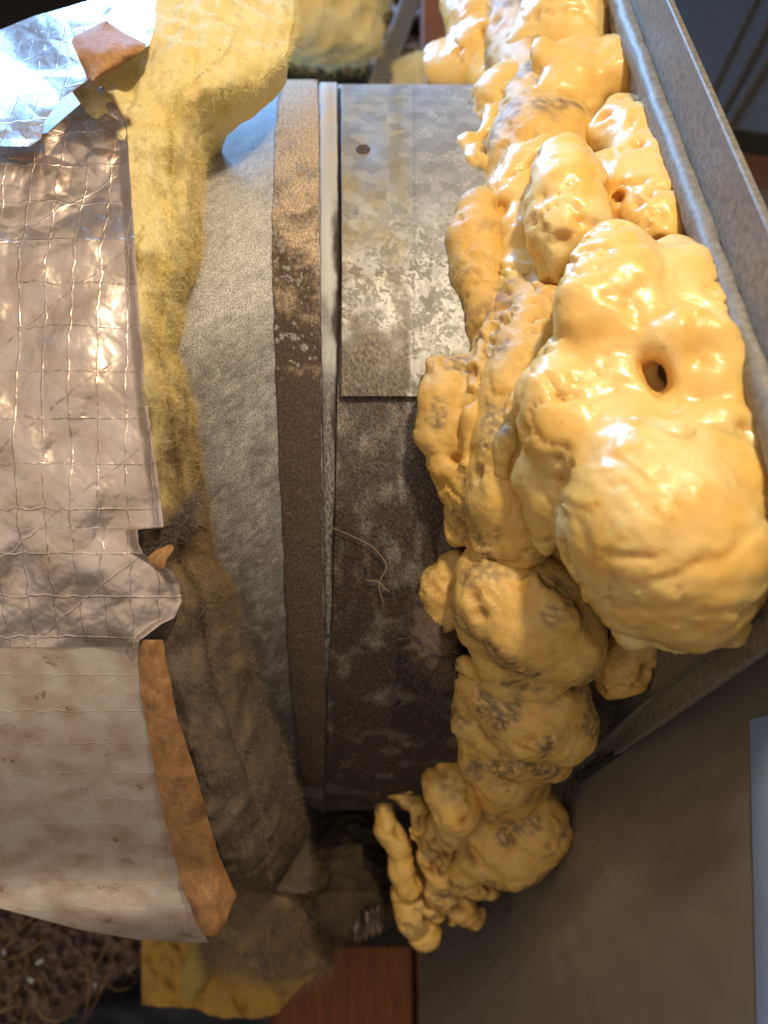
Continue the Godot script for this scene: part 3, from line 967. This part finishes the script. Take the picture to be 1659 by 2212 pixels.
func foam():
	var t := thing("spray_foam", "lumpy yellow orange expanding foam beads sealing the duct to the cabinet side", "spray foam", P(1150, 1000, 0.23))
	var B := []                             # [chains, holes, matte 0..1 dirt, cream 0..1, cell mm]
	# back of the ring, top
	B.append([[[[1075, -40, .325, 80], [1050, 60, .318, 78], [1040, 130, .312, 66], [1060, 185, .305, 50]], [[985, 10, .325, 34], [990, 40, .322, 24]], [[945, 128, .318, 34], [955, 160, .316, 36], [1000, 172, .312, 40]], [[1060, 70, .30, 26], [1080, 100, .30, 22]]], [[1040, 70, .295, 14]], 0.1, 0.45, 2.0])
	B.append([[[[1250, -60, .290, 110], [1225, 50, .284, 98], [1150, 110, .284, 62]], [[1225, 60, .28, 92], [1250, 120, .275, 60]]], [], 0.1, 0.35, 2.0])
	B.append([[[[1240, 150, .262, 62], [1225, 205, .257, 62], [1250, 235, .256, 48]], [[1166, 98, .255, 15], [1180, 130, .256, 27], [1215, 165, .258, 45]], [[1172, 202, .25, 22], [1210, 210, .254, 44]], [[1270, 165, .258, 40], [1330, 165, .255, 54], [1350, 190, .255, 40]], [[1326, 98, .254, 17], [1335, 130, .254, 30]], [[1300, 112, .256, 10], [1330, 140, .255, 30]]], [], 0.1, 0.1, 1.8])
	B.append([[[[1120, 180, .285, 58], [1095, 235, .277, 76], [1105, 290, .272, 66]], [[1055, 285, .262, 18], [1062, 262, .264, 22]]], [[1062, 322, .262, 20]], 0.25, 0.35, 1.8])
	B.append([[[[993, 296, .268, 9], [1008, 312, .262, 18], [1040, 350, .256, 28], [1085, 368, .254, 30], [1140, 350, .258, 30]]], [], 0.15, 0.15, 1.6])
	B.append([[[[1195, 262, .262, 38], [1220, 285, .258, 40], [1230, 320, .252, 50]]], [], 0.0, 0.5, 1.8])
	# middle right
	B.append([[[[1290, 285, .240, 24], [1340, 245, .242, 32], [1400, 240, .240, 24], [1432, 236, .238, 10]], [[1330, 290, .238, 50], [1380, 300, .234, 58], [1385, 390, .224, 72], [1400, 470, .212, 72]], [[1300, 380, .226, 44], [1350, 440, .218, 60]], [[1420, 420, .216, 48], [1425, 510, .205, 50]]], [[1335, 425, .212, 16]], 0.1, 0.25, 1.8])
	B.append([[[[1218, 360, .216, 64], [1222, 430, .213, 80], [1228, 500, .211, 82], [1210, 570, .214, 52]]], [], 0.0, 0.9, 1.8])
	B.append([[[[1125, 350, .245, 40], [1110, 420, .240, 48], [1140, 520, .234, 60], [1135, 620, .230, 62], [1110, 720, .228, 58]], [[1180, 320, .235, 26], [1130, 350, .238, 30]]], [[1078, 508, .226, 10], [1082, 458, .232, 9]], 0.3, 0.1, 1.8])
	B.append([[[[1035, 462, .240, 52], [1028, 520, .238, 56], [1036, 590, .235, 56], [1062, 690, .230, 46], [1050, 760, .228, 34]]], [], 0.35, 0.1, 1.8])
	# front right masses
	B.append([[[[1312, 560, .190, 68], [1322, 620, .184, 84], [1300, 690, .182, 84], [1340, 745, .180, 70]], [[1318, 476, .192, 13], [1316, 510, .192, 22]], [[1216, 636, .184, 10], [1235, 650, .184, 20]], [[1345, 560, .188, 58], [1380, 640, .182, 60], [1390, 720, .178, 55]]], [], 0.0, 0.35, 1.6])
	B.append([[[[1455, 560, .192, 48], [1478, 610, .186, 60], [1500, 690, .180, 64], [1540, 760, .175, 50], [1560, 850, .170, 46]], [[1430, 600, .186, 50], [1450, 690, .180, 52]]], [], 0.05, 0.1, 1.6])
	B.append([[[[1425, 752, .170, 20], [1450, 720, .168, 30], [1500, 708, .168, 30], [1545, 735, .168, 32], [1560, 790, .168, 34], [1530, 835, .168, 34], [1565, 880, .168, 40], [1560, 940, .168, 44]], [[1455, 760, .168, 26], [1450, 810, .169, 22], [1475, 850, .17, 26], [1520, 860, .17, 30]]], [], 0.0, 0.15, 1.4])
	B.append([[[[1215, 800, .186, 58], [1200, 860, .182, 76], [1230, 930, .180, 90], [1330, 900, .178, 90]], [[1240, 790, .184, 60], [1320, 810, .180, 64], [1370, 870, .178, 66], [1450, 930, .175, 66]]], [[1400, 788, .171, 24], [1416, 812, .172, 28], [1424, 834, .172, 18], [1210, 860, .172, 8]], 0.1, 0.4, 1.6])
	B.append([[[[1390, 1050, .172, 168], [1420, 1130, .168, 186], [1470, 1200, .168, 176], [1490, 1270, .170, 118]], [[1320, 1150, .172, 108], [1400, 1250, .172, 116], [1490, 1320, .172, 66], [1560, 1340, .173, 48], [1590, 1384, .174, 15]], [[1520, 980, .168, 88], [1590, 1050, .166, 84], [1600, 1150, .167, 74], [1580, 1250, .170, 60]]], [[1218, 1032, .168, 13]], 0.12, 0.5, 2.0])
	B.append([[[[1190, 960, .190, 44], [1170, 1040, .190, 52], [1185, 1110, .192, 40], [1180, 1170, .194, 15], [1178, 1190, .195, 6]], [[1215, 1000, .186, 40], [1230, 1090, .184, 40], [1250, 1180, .184, 34]]], [[1208, 985, .18, 10], [1216, 1030, .178, 11]], 0.25, 0.2, 1.6])
	# left flank
	B.append([[[[940, 784, .222, 12], [955, 810, .222, 34], [960, 860, .220, 52], [952, 930, .220, 50], [975, 1010, .220, 40], [990, 1080, .222, 30], [984, 1150, .226, 16]], [[1000, 790, .222, 24], [965, 840, .222, 36]]], [[985, 985, .212, 18]], 0.5, 0.05, 1.6])
	B.append([[[[1085, 730, .224, 52], [1060, 820, .218, 50], [1050, 900, .214, 44], [1040, 990, .214, 40], [1022, 1070, .216, 34], [1018, 1150, .220, 30]]], [], 0.4, 0.05, 1.6])
	B.append([[[[1130, 720, .218, 64], [1110, 840, .210, 66], [1100, 960, .207, 70], [1100, 1080, .207, 74], [1130, 1170, .208, 60]], [[1170, 660, .218, 54], [1150, 780, .208, 60]], [[1075, 1100, .21, 60], [1060, 1180, .214, 50]]], [[1155, 1050, .198, 8]], 0.45, 0.05, 1.8])
	B.append([[[[984, 1130, .226, 15], [995, 1150, .226, 17], [978, 1165, .226, 12]]], [], 0.3, 0.1, 1.2])
	# lower masses
	B.append([[[[985, 1225, .236, 36], [960, 1265, .236, 48], [958, 1330, .238, 40], [965, 1390, .24, 22]]], [], 0.4, 0.1, 1.6])
	B.append([[[[1050, 1235, .220, 62], [1075, 1290, .215, 90], [1140, 1345, .212, 104], [1225, 1395, .213, 82], [1250, 1430, .216, 44]], [[1130, 1220, .214, 50], [1200, 1290, .21, 60], [1260, 1370, .212, 48]], [[1040, 1330, .222, 58], [1080, 1420, .225, 50], [1180, 1450, .222, 40]]], [], 0.55, 0.15, 1.8])
	B.append([[[[1376, 1395, .232, 54], [1346, 1445, .234, 52], [1326, 1475, .236, 36]]], [], 0.6, 0.0, 1.8])
	B.append([[[[1025, 1460, .242, 44], [1080, 1500, .240, 72], [1150, 1550, .238, 90], [1215, 1580, .240, 66], [1230, 1500, .236, 44]], [[1010, 1500, .246, 28], [1000, 1560, .252, 22], [1030, 1600, .256, 30], [1110, 1620, .256, 60], [1190, 1640, .258, 48]]], [], 0.7, 0.1, 1.8])
	B.append([[[[1010, 1590, .27, 24], [1040, 1640, .272, 44], [1090, 1670, .274, 62], [1130, 1700, .282, 44]]], [], 0.5, 0.0, 1.8])
	# the clump underneath
	B.append([[[[990, 1640, .290, 34], [970, 1690, .286, 54], [985, 1745, .284, 50], [975, 1800, .29, 34]]], [], 0.35, 0.15, 1.8])
	B.append([[[[1140, 1755, .295, 74], [1160, 1790, .292, 68], [1120, 1840, .295, 66], [1090, 1880, .30, 40]], [[1060, 1790, .297, 50], [1040, 1850, .300, 44], [1000, 1880, .305, 34]], [[1060, 1715, .29, 8], [1052, 1740, .29, 12], [1048, 1760, .29, 11]]], [], 0.6, 0.1, 1.8])
	var fingers := [[[876, 1606, .305, 8], [882, 1632, .303, 15], [905, 1655, .301, 18], [930, 1652, .30, 14], [946, 1632, .30, 10]],
		[[842, 1664, .31, 18], [848, 1680, .308, 20], [880, 1694, .305, 16], [908, 1676, .302, 15]], [[846, 1700, .31, 18], [875, 1722, .308, 18], [905, 1740, .305, 18], [905, 1790, .305, 16]],
		[[828, 1738, .318, 16], [836, 1790, .316, 24], [862, 1825, .315, 24], [870, 1880, .315, 26], [885, 1915, .316, 28]], [[896, 1795, .306, 13], [915, 1822, .306, 15]],
		[[928, 1850, .308, 28], [955, 1895, .31, 28], [935, 1925, .312, 20]], [[970, 1900, .31, 24], [1030, 1918, .312, 20], [1070, 1925, .315, 14]],
		[[868, 1930, .32, 26], [890, 1980, .322, 32], [918, 2015, .325, 34]], [[905, 1948, .318, 16], [945, 1975, .32, 17]], [[950, 1930, .315, 24], [1000, 1965, .318, 26], [1025, 1985, .32, 20]], [[985, 1985, .322, 16], [1030, 1975, .32, 18]],
		[[930, 1780, .31, 30], [960, 1850, .315, 40], [950, 1930, .325, 34], [900, 1890, .33, 30]]]
	for k in fingers.size():
		B.append([[fingers[k]], [], 0.5, 0.1, 1.2])
	for run in [[0, 1], [2, 3, 4, 5], [6, 8], [10, 11, 12, 13, 14, 15], [16, 17, 18, 19], [23, 24]]:   # beads that ran together while wet
		for k in range(1, run.size()):
			B[run[0]][0].append_array(B[run[k]][0])
			B[run[0]][1].append_array(B[run[k]][1])
			B[run[k]][0] = []
	# folds and lips where the wet foam lapped over itself
	B[14][0].append_array([[[1480, 905, .166, 40], [1560, 925, .164, 50], [1625, 965, .163, 46]], [[1248, 1170, .175, 18], [1288, 1290, .174, 22], [1370, 1372, .174, 24], [1480, 1398, .174, 18]], [[1540, 1330, .168, 30], [1596, 1396, .172, 11]], [[1380, 930, .164, 40], [1450, 950, .160, 52]]])
	B[13][0].append_array([[[1170, 880, .178, 26], [1205, 960, .178, 30]]])
	B[10][0].append_array([[[1262, 560, .182, 22], [1245, 640, .178, 24], [1240, 700, .177, 20]], [[1370, 590, .176, 22], [1400, 670, .174, 22], [1402, 740, .172, 16]]])
	B[11][0].append_array([[[1520, 640, .176, 20], [1560, 720, .172, 22], [1590, 800, .168, 18]]])
	B[18][0].append_array([[[1062, 690, .221, 18], [1034, 800, .212, 20], [1022, 900, .209, 18], [1006, 1000, .210, 14]], [[1112, 860, .199, 16], [1092, 960, .197, 18], [1080, 1060, .198, 14]], [[1150, 930, .199, 14], [1140, 1040, .197, 16], [1150, 1120, .198, 12]]])
	B[21][0].append_array([[[1064, 1212, .213, 14], [1056, 1280, .209, 16], [1012, 1370, .219, 14]], [[1000, 1432, .234, 18], [1090, 1492, .226, 20], [1180, 1494, .223, 18], [1262, 1440, .224, 14]], [[1150, 1250, .2, 16], [1220, 1330, .198, 20], [1268, 1400, .203, 14]]])
	B[23][0].append_array([[[1000, 1520, .25, 12], [1040, 1600, .247, 16], [1110, 1650, .247, 16], [1190, 1660, .249, 12]], [[1120, 1500, .229, 18], [1220, 1520, .228, 20], [1280, 1560, .234, 12]]])
	B[26][0].append_array([[[1030, 1870, .293, 12], [1110, 1900, .289, 14], [1170, 1862, .286, 12]], [[1010, 1800, .29, 12], [1070, 1850, .288, 14], [1120, 1880, .288, 10]]])
	B.append([[[[1130, 60, .315, 110], [1170, 200, .290, 110], [1170, 350, .258, 120], [1130, 520, .250, 110], [1180, 740, .232, 140], [1200, 950, .226, 150], [1190, 1150, .232, 140], [1170, 1340, .242, 110], [1120, 1560, .262, 90], [1080, 1740, .31, 90]], [[1380, 700, .2, 90], [1420, 900, .195, 90]]], [], 0.5, 0.0, 2.4])
	for q in B:
		if q[0].is_empty():
			continue
		var prims := []
		for c in q[0]: prims.append_array(pr(c))
		for h in q[1]: prims.append(hole(h[0], h[1], h[2], h[3]))
		var dirt: float = q[2]
		var cream: float = q[3]
		var off := Vector3(rng.randf() * 50, 0, 0)
		var amp := 0.75 if q[4] < 1.7 and dirt < 0.2 else 0.75
		var shape := func(p: Vector3, n: Vector3) -> float: return foam_shape(p, n, amp)
		var paint := func(p: Vector3, n: Vector3, h: float) -> Color:
			var m := p * 1000.0
			var a: float = N.lump.get_noise_3d(m.x, m.y, m.z)
			var b: float = N.a.get_noise_3d(m.x, m.y, m.z)
			var f: float = N.b.get_noise_3d(m.x, m.y, m.z)
			var g: float = N.c.get_noise_3d(m.x, m.y, m.z)
			var c := Color(0.78, 0.46, 0.105).lerp(Color(0.78, 0.51, 0.16), clampf(0.5 + b, 0, 1))
			c = c.lerp(Color(0.82, 0.66, 0.33), clampf(cream * (0.5 + 1.4 * a + 0.6 * b), 0, 0.8))  # cream: whiter cured skin plus bluish daylight painted into the colour
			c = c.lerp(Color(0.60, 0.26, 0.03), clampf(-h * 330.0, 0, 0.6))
			var soft := ss(0.04, 0.46, b * 0.5 + a * 1.0 + (dirt - 0.5) * 0.4 + clampf(-h * 60.0, -0.08, 0.14))
			var d := soft * clampf(0.55 + 1.1 * g + 0.5 * f, 0.0, 1.0) * minf(dirt * 1.6, 1.0)
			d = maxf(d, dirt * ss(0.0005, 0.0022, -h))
			d = maxf(d, dirt * 0.32 * clampf(g * 2.2 + f, 0, 1))
			return c.lerp(Color(0.135, 0.088, 0.058), clampf(d, 0, 0.85))
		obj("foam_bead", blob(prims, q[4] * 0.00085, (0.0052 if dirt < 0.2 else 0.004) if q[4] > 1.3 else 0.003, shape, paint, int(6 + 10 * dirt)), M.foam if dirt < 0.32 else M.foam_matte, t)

# ---------------------------------------------------------------- everything round about
func soft_mass(called: String, label: String, category: String, chains: Array, cell: float, amp: float, c0: Color, c1: Color, hairs: int, hl: float, m: Material) -> Node3D:
	var prims := []
	for c in chains: prims.append_array(pr(c))
	var t := thing(called, label, category, prims[0][0])
	var mesh := blob(prims, cell, 0.012, func(p: Vector3, n: Vector3) -> float:
		var q := p * 1000.0
		return amp * (N.lump.get_noise_3d(q.x, q.y, q.z) * 2.0 + N.a.get_noise_3d(q.x * 1.5, q.y * 1.5, q.z * 1.5) + 0.5 * N.b.get_noise_3d(q.x, q.y, q.z)),
		func(p: Vector3, n: Vector3, h: float) -> Color:
			var q := p * 1000.0
			return c0.lerp(c1, clampf(0.5 + 1.2 * N.a.get_noise_3d(q.x, q.y, q.z) + 0.5 * N.b.get_noise_3d(q.x, q.y, q.z), 0, 1)))
	obj("body", mesh, m, t)
	var vs: PackedVector3Array = mesh.surface_get_arrays(0)[Mesh.ARRAY_VERTEX]
	var ns: PackedVector3Array = mesh.surface_get_arrays(0)[Mesh.ARRAY_NORMAL]
	var cs: PackedColorArray = mesh.surface_get_arrays(0)[Mesh.ARRAY_COLOR]
	if hairs:
		var seat := func() -> Array:
			var k := rng.randi() % vs.size()
			return [vs[k], ns[k] * 0.6 + Vector3(rng.randfn(), rng.randfn(), rng.randfn()) * 0.7, cs[k] * rng.randf_range(0.8, 1.4)]
		var f := obj("fibres", fibre_mesh(hairs, seat, hl * 0.4, hl, 0.00006, [c0, c1]), M.fibre, t)
		f.set_meta("kind", "stuff")
	return t

func around():
	# glass wool behind the duct
	soft_mass("glass_wool_roll", "fat yellow glass wool roll lying behind the duct at the top", "insulation", [[[600, 20, .40, 90], [700, 20, .41, 100], [770, 60, .415, 62]], [[640, -60, .42, 110], [760, -30, .42, 80]]], 0.003, 0.0022, Color(0.82, 0.60, 0.22), Color(0.88, 0.70, 0.34), 9000, 0.010, M.wool)
	soft_mass("glass_wool_scrap", "small yellow glass wool scrap peeping out behind the duct beside the foam", "insulation", [[[850, 175, .44, 40], [900, 170, .44, 44]]], 0.003, 0.0015, Color(0.70, 0.58, 0.27), Color(0.80, 0.68, 0.38), 1600, 0.008, M.wool)
	# grey ribbed strap
	var st := thing("ribbed_strap", "grey ribbed strap standing up behind the duct at the top", "strap", P(810, 160, .42))
	var s0 := P(792, 190, .415)
	var s1 := P(880, -40, .47)
	var wv := (P(840, 190, .425) - s0)
	obj("band", box_mesh((s0 + s1) / 2 + wv / 2, wv / 2, (s1 - s0) / 2, wv.cross(s1 - s0).normalized() * 0.001, 0.0005), M.strap, st)
	for k in 22:
		var p := s0.lerp(s1, k / 24.0 + 0.02) + wv * 0.5 - wv.cross(s1 - s0).normalized() * -0.0015
		obj("rib", box_mesh(p, wv * 0.42, (s1 - s0).normalized() * 0.0016, wv.cross(s1 - s0).normalized() * 0.0012, 0.0006), M.strap, st)
	# crumpled plastic and a wooden post in the dark behind
	var pb := thing("plastic_sheet", "crumpled grey plastic sheet in the dark gap behind the duct", "plastic sheet", P(900, 60, .6))
	var pf := func(i: int, j: int) -> Array:
		var u := lerpf(800, 985, i / 30.0)
		var v := lerpf(-60, 170, j / 40.0)
		return [P(u, v, 0.58 + 0.05 * N.crease.get_noise_2d(u * 0.3, v * 0.3) + 0.04 * N.lump.get_noise_2d(u * 0.2, v * 0.2)), Color.WHITE, Vector2(i, j)]
	obj("sheet", grid(30, 40, pf), M.plastic, pb)
	var wp := obj("wooden_post", box_mesh(P(950, 40, .52), Vector3(0.014, 0, 0), (P(950, -80, .52) - P(950, 150, .52)) / 2, fw * 0.012), M.wood)
	meta(wp, "narrow red brown wooden post left of the topmost foam", "post")
	# ridged galvanized duct at the upper right
	var gd := thing("ridged_duct", "dark galvanized duct with raised ridges behind the cabinet rim at the upper right", "duct", P(1560, 150, .5))
	var g0 := P(1380, -150, .62)
	var g1 := P(1900, -150, .52)
	var g2 := P(1300, 420, .50)
	var gx := (g1 - g0) / 2
	var gy := (P(1390, 330, .52) - P(1560, -80, .60)) / 2
	var gn := gx.cross(gy).normalized()
	if gn.dot(fw) > 0: gn = -gn
	var gc := P(1590, 20, .57)
	obj("wall", box_mesh(gc - gn * 0.01, gx * 0.9, gy * 1.15, gn * 0.01, 0.001), M.far_steel, gd)
	for q in [[1660, 1470, 0.0030], [1715, 1512, 0.0045], [1772, 1535, 0.0045]]:
		var ends := []
		for uv in [Vector2(q[0], -60), Vector2(q[1], 330)]:
			var ray := P(uv.x, uv.y, 1.0) - cam
			ends.append(cam + ray * ((gc - cam).dot(gn) / ray.dot(gn)) + gn * 0.001)
		obj("ridge", tube_path([ends[0], (ends[0] + ends[1]) / 2, ends[1]], [q[2], q[2], q[2]], 8, 3), M.far_steel, gd)
	# planks and a cardboard box on the floor to the right, far below
	var cb := obj("cardboard_scrap", box_mesh(on_floor(1640, 560, 0.03), Vector3(0.16, 0, 0.02), Vector3(0, 0.03, 0), Vector3(-0.03, 0, 0.11), 0.003), M.board)
	meta(cb, "brown cardboard scrap on the floor right of the cabinet rim", "cardboard")
	var bb := obj("floor_beam", box_mesh(on_floor(1610, 420, 0.02), Vector3(0.02, 0, 0.16), Vector3(0, 0.02, 0), Vector3(0.06, 0, -0.01), 0.003), M.wood)
	meta(bb, "brown wooden beam on the floor behind the cabinet rim", "beam")
	# dusty hose below the duct
	hose()
	# dust hanging from the foam
	dust()
	# long stray hair on the collar
	var hr := thing("stray_fibre", "long pale curled fibre lying on the brown duct sheet", "fibre", onc(790, 1200, RAD))
	var pts := []
	for q in [[716, 1139], [760, 1158], [800, 1178], [828, 1208], [834, 1228], [820, 1258], [822, 1282], [830, 1305]]:
		pts.append(onc(q[0], q[1], RAD + 0.0042))
	obj("strand", tube_path(pts, [0.00012, 0.00015, 0.00018, 0.0002, 0.0002, 0.0002, 0.00018, 0.0001], 5), recolour("hair", Color(0.42, 0.30, 0.20), 0.6), hr)
	pts = []
	for q in [[792, 1253], [810, 1255], [820, 1258], [832, 1272], [842, 1278]]:
		pts.append(onc(q[0], q[1], RAD + 0.0042))
	obj("strand", tube_path(pts, [0.0001, 0.00018, 0.0002, 0.00018, 0.0001], 5), M.hair, hr)
	# bottom left: cloth, loose heap, scrap of faced insulation
	var tp := func(i: int, j: int) -> Array:
		var x := lerpf(-0.46, -0.084, i / 60.0)
		var z := lerpf(-0.18, 0.32, j / 60.0)
		return [Vector3(x, 0.012 + 0.02 * maxf(N.lump.get_noise_2d(x * 160, z * 500), -0.4) , z), Color.WHITE, Vector2(x, z) * 10.0]
	var tpo := obj("blue_cloth", grid(60, 60, tp), M.tarp)
	meta(tpo, "dark blue cloth spread on the floor at the bottom left", "cloth")
	heap()
	var ys := thing("faced_insulation_scrap", "ragged yellow insulation scrap hanging under the wrapped duct at the bottom", "insulation", P(480, 2120, .42))
	var yl := [Vector2(2030, 306), Vector2(2090, 312), Vector2(2176, 302)]
	var yf := func(i: int, j: int) -> Array:
		var u0 := lerpf(306, 700, i / 60.0)
		var top := lerpf(2010, 2040, i / 60.0)
		var bot: float = ed([Vector2(300, 2172), Vector2(420, 2178), Vector2(470, 2198), Vector2(560, 2200), Vector2(600, 2190), Vector2(640, 2140), Vector2(700, 2090)], u0) + 4.0 * N.jag.get_noise_2d(u0 * 2.0, 3.0)
		var v := lerpf(top, bot, j / 24.0)
		var p: Vector3 = P(u0, v, 0.40 + 0.006 * N.lump.get_noise_2d(u0 * 0.25, v * 0.25) + 0.0015 * N.a.get_noise_2d(u0, v))
		var q := p * 1000.0
		var n: float = N.a.get_noise_3d(q.x, q.y, q.z)
		return [p, Color(0.52, 0.30, 0.05).lerp(Color(0.44, 0.27, 0.07), clampf(0.5 + n * 1.5, 0, 1)), Vector2(i, j)]
	obj("facing", grid(60, 24, yf), M.wool, ys)
	var tuft := blob(pr([[440, 2040, .385, 32], [430, 2090, .382, 30], [412, 2140, .385, 22]]), 0.002, 0.006, func(p: Vector3, n: Vector3) -> float: return 0.001 * N.a.get_noise_3d(p.x * 1500, p.y * 1500, p.z * 1500), func(p: Vector3, n: Vector3, h: float) -> Color: return Color(0.42, 0.31, 0.09))
	obj("tuft", tuft, M.wool, ys)
	var lower := soft_mass("sagging_wool", "brown dusty glass wool sagging under the duct above the wood floor", "insulation", [[[470, 2040, .36, 36], [560, 2010, .352, 62], [615, 1965, .352, 60]], [[590, 2070, .37, 44], [680, 2050, .375, 44]], [[520, 1985, .338, 50], [570, 1930, .338, 60], [610, 1880, .34, 50]]], 0.003, 0.0014, Color(0.17, 0.115, 0.072), Color(0.30, 0.21, 0.11), 15000, 0.014, M.wool)
	var cr := thing("foil_crumb", "crumpled bright foil crumb below the dusty hose", "foil", P(795, 1990, .37))
	var cf := func(i: int, j: int) -> Array:
		var u := lerpf(765, 828, i / 16.0)
		var v := lerpf(1990, 2034, j / 16.0) - (u - 765) * 0.5 + 14.0 * sin(i * 1.7 + j)
		return [P(u, v, 0.338 + 0.018 * N.crease2.get_noise_2d(u * 1.0, v * 1.0) + 0.012 * N.b.get_noise_2d(u * 0.3, v * 0.3)), Color.WHITE, Vector2(i, j)]
	obj("crumpled_sheet", grid(16, 16, cf), M.foil, cr)

func hose():
	var t := thing("dusty_hose", "brown dusty flexible hose end below the duct beside the foam clump", "hose", P(760, 1860, .36))
	var a := P(752, 1765, .385)
	var b := P(758, 2020, .335)
	var ax := (b - a)
	var e1 := Vector3.RIGHT
	var e2 := ax.cross(e1).normalized()
	var f := func(i: int, j: int) -> Array:
		var s := j / 70.0
		var an := TAU * i / 60.0
		var r := 0.0215 * (0.9 + 0.15 * s) * sqrt(clampf(s * 6.0, 0.02, 1.0)) * sqrt(clampf((1.0 - s) * 7.0, 0.0005, 1.0))
		r += 0.0007 * sin(s * 24.0 + 1.6 * cos(an)) + 0.003 * N.lump.get_noise_2d(i * 6.0, s * 160.0)
		var p := a + ax * s + (e1 * cos(an) + e2 * sin(an)) * r
		var q := p * 1000.0
		return [p, Color(0.055, 0.036, 0.02).lerp(Color(0.11, 0.075, 0.04), clampf(0.5 + 1.3 * N.a.get_noise_3d(q.x, q.y, q.z), 0, 1)), Vector2(i, j)]
	obj("ribbed_tube", grid(60, 70, f), M.hose, t)
	obj("shade_slab", box_mesh(P(750, 1850, .47), Vector3(0.055, 0, 0), up * 0.06, fw * 0.004), M.dark_gap, t)  # added near-black slab painting the deep shade behind the hose
	var lip := tube_path([P(690, 1745, .345), P(712, 1722, .345), P(760, 1708, .345), P(805, 1716, .345), P(828, 1740, .345)], [0.004, 0.003, 0.0024, 0.0024, 0.003], 8)
	obj("cuff", lip, recolour("cuff", Color(0.10, 0.062, 0.035), 0.9), t)

func dust():
	var t := thing("dust_clump", "grey brown dust clump hanging between foam and duct", "dust", onc(920, 1380, RAD))
	var core_at: PackedVector3Array = []
	var seat := func() -> Array:
		var k := rng.randf()
		if k > 0.62: return [core_at[rng.randi() % core_at.size()], Vector3(rng.randfn(), rng.randfn(), rng.randfn())]
		var u := 938 + rng.randfn() * 30
		var v := 1375 + rng.randfn() * 55
		if k < 0.25: u = 1290 + rng.randfn() * 26; v = 1520 + rng.randfn() * 50 - (u - 1290) * 0.6
		elif k < 0.35: u = 1190 + rng.randfn() * 30; v = 1690 + rng.randfn() * 16
		elif k < 0.45: u = 1040 + rng.randfn() * 40; v = 1960 + rng.randfn() * 18
		var d := depth_cyl(v, RAD + 0.003) - absf(rng.randfn()) * 0.006
		if k < 0.25: d = 0.262 + rng.randfn() * 0.004
		elif k < 0.35: d = 0.285
		elif k < 0.45: d = 0.325
		return [P(u, v, d), Vector3(rng.randfn(), rng.randfn(), rng.randfn())]
	var core := []
	for q in [[[915, 1300, .238, 26], [932, 1385, .236, 44], [960, 1450, .244, 40]], [[1300, 1500, .272, 50], [1270, 1560, .285, 50]]]:
		core.append(blob(pr(q), 0.002, 0.006, func(p: Vector3, n: Vector3) -> float: return 0.003 * N.b.get_noise_3d(p.x * 900, p.y * 900, p.z * 900) + 0.0014 * N.c.get_noise_3d(p.x * 900, p.y * 900, p.z * 900), func(p: Vector3, n: Vector3, h: float) -> Color: return Color(0.12, 0.08, 0.058) * (1.0 + 0.5 * N.b.get_noise_3d(p.x * 1000, p.y * 1000, p.z * 1000))))
	obj("lint_core", core[0], M.wool, t)
	obj("lint_core", core[1], M.wool, t)
	for m in core: core_at.append_array(m.surface_get_arrays(0)[Mesh.ARRAY_VERTEX])
	var f := obj("lint_fibres", fibre_mesh(20000, seat, 0.0015, 0.006, 0.00005, [Color(0.085, 0.06, 0.048), Color(0.20, 0.15, 0.125)]), M.fibre, t)
	f.set_meta("kind", "stuff")

func heap():
	var t := thing("loose_insulation_heap", "brown heap of loose dusty insulation with straws at the bottom left corner", "debris", on_floor(100, 2100, 0.05))
	var f := func(i: int, j: int) -> Array:
		var u := lerpf(-160, 330, i / 110.0)
		var v := lerpf(1930, 2420, j / 110.0)
		var cut := ss(20, -60, v - (2330.0 - u * 0.75))
		var p: Vector3 = P(u, v, 0.43 - 0.00006 * (v - 1930) + (1.0 - cut) * 0.25 + 0.010 * N.lump.get_noise_2d(u * 0.4, v * 0.4) + 0.008 * N.a.get_noise_2d(u * 0.6, v * 0.6))
		var q := p * 1000.0
		return [p, Color(0.22, 0.14, 0.11).lerp(Color(0.46, 0.31, 0.24), clampf(0.5 + 1.3 * N.b.get_noise_3d(q.x * 0.6, q.y * 0.6, q.z * 0.6), 0, 1)), Vector2(i, j)]
	var hm := grid(110, 110, f)
	obj("heap", hm, M.debris, t)
	var vs: PackedVector3Array = hm.surface_get_arrays(0)[Mesh.ARRAY_VERTEX]
	var seat := func() -> Array:
		var k := rng.randi() % vs.size()
		return [vs[k] - fw * 0.003, Vector3(rng.randfn(), rng.randfn(), rng.randfn()) - fw * 0.3]
	var a := obj("loose_fibres", fibre_mesh(5000, seat, 0.006, 0.02, 0.0001, [Color(0.16, 0.10, 0.085), Color(0.44, 0.31, 0.26)]), M.fibre, t)
	a.set_meta("kind", "stuff")
	var b := obj("straws", fibre_mesh(260, seat, 0.02, 0.05, 0.0005, [Color(0.30, 0.17, 0.06), Color(0.42, 0.27, 0.12)]), M.fibre, t)
	b.set_meta("kind", "stuff")
	var c := obj("foil_flakes", fibre_mesh(120, seat, 0.003, 0.006, 0.0012, [Color(0.5, 0.55, 0.55), Color(0.7, 0.75, 0.75)]), M.foil_flake if M.has("foil_flake") else mat("foil_flake", Color.WHITE, 0.3, 0.8, true), t)
	c.set_meta("kind", "stuff")
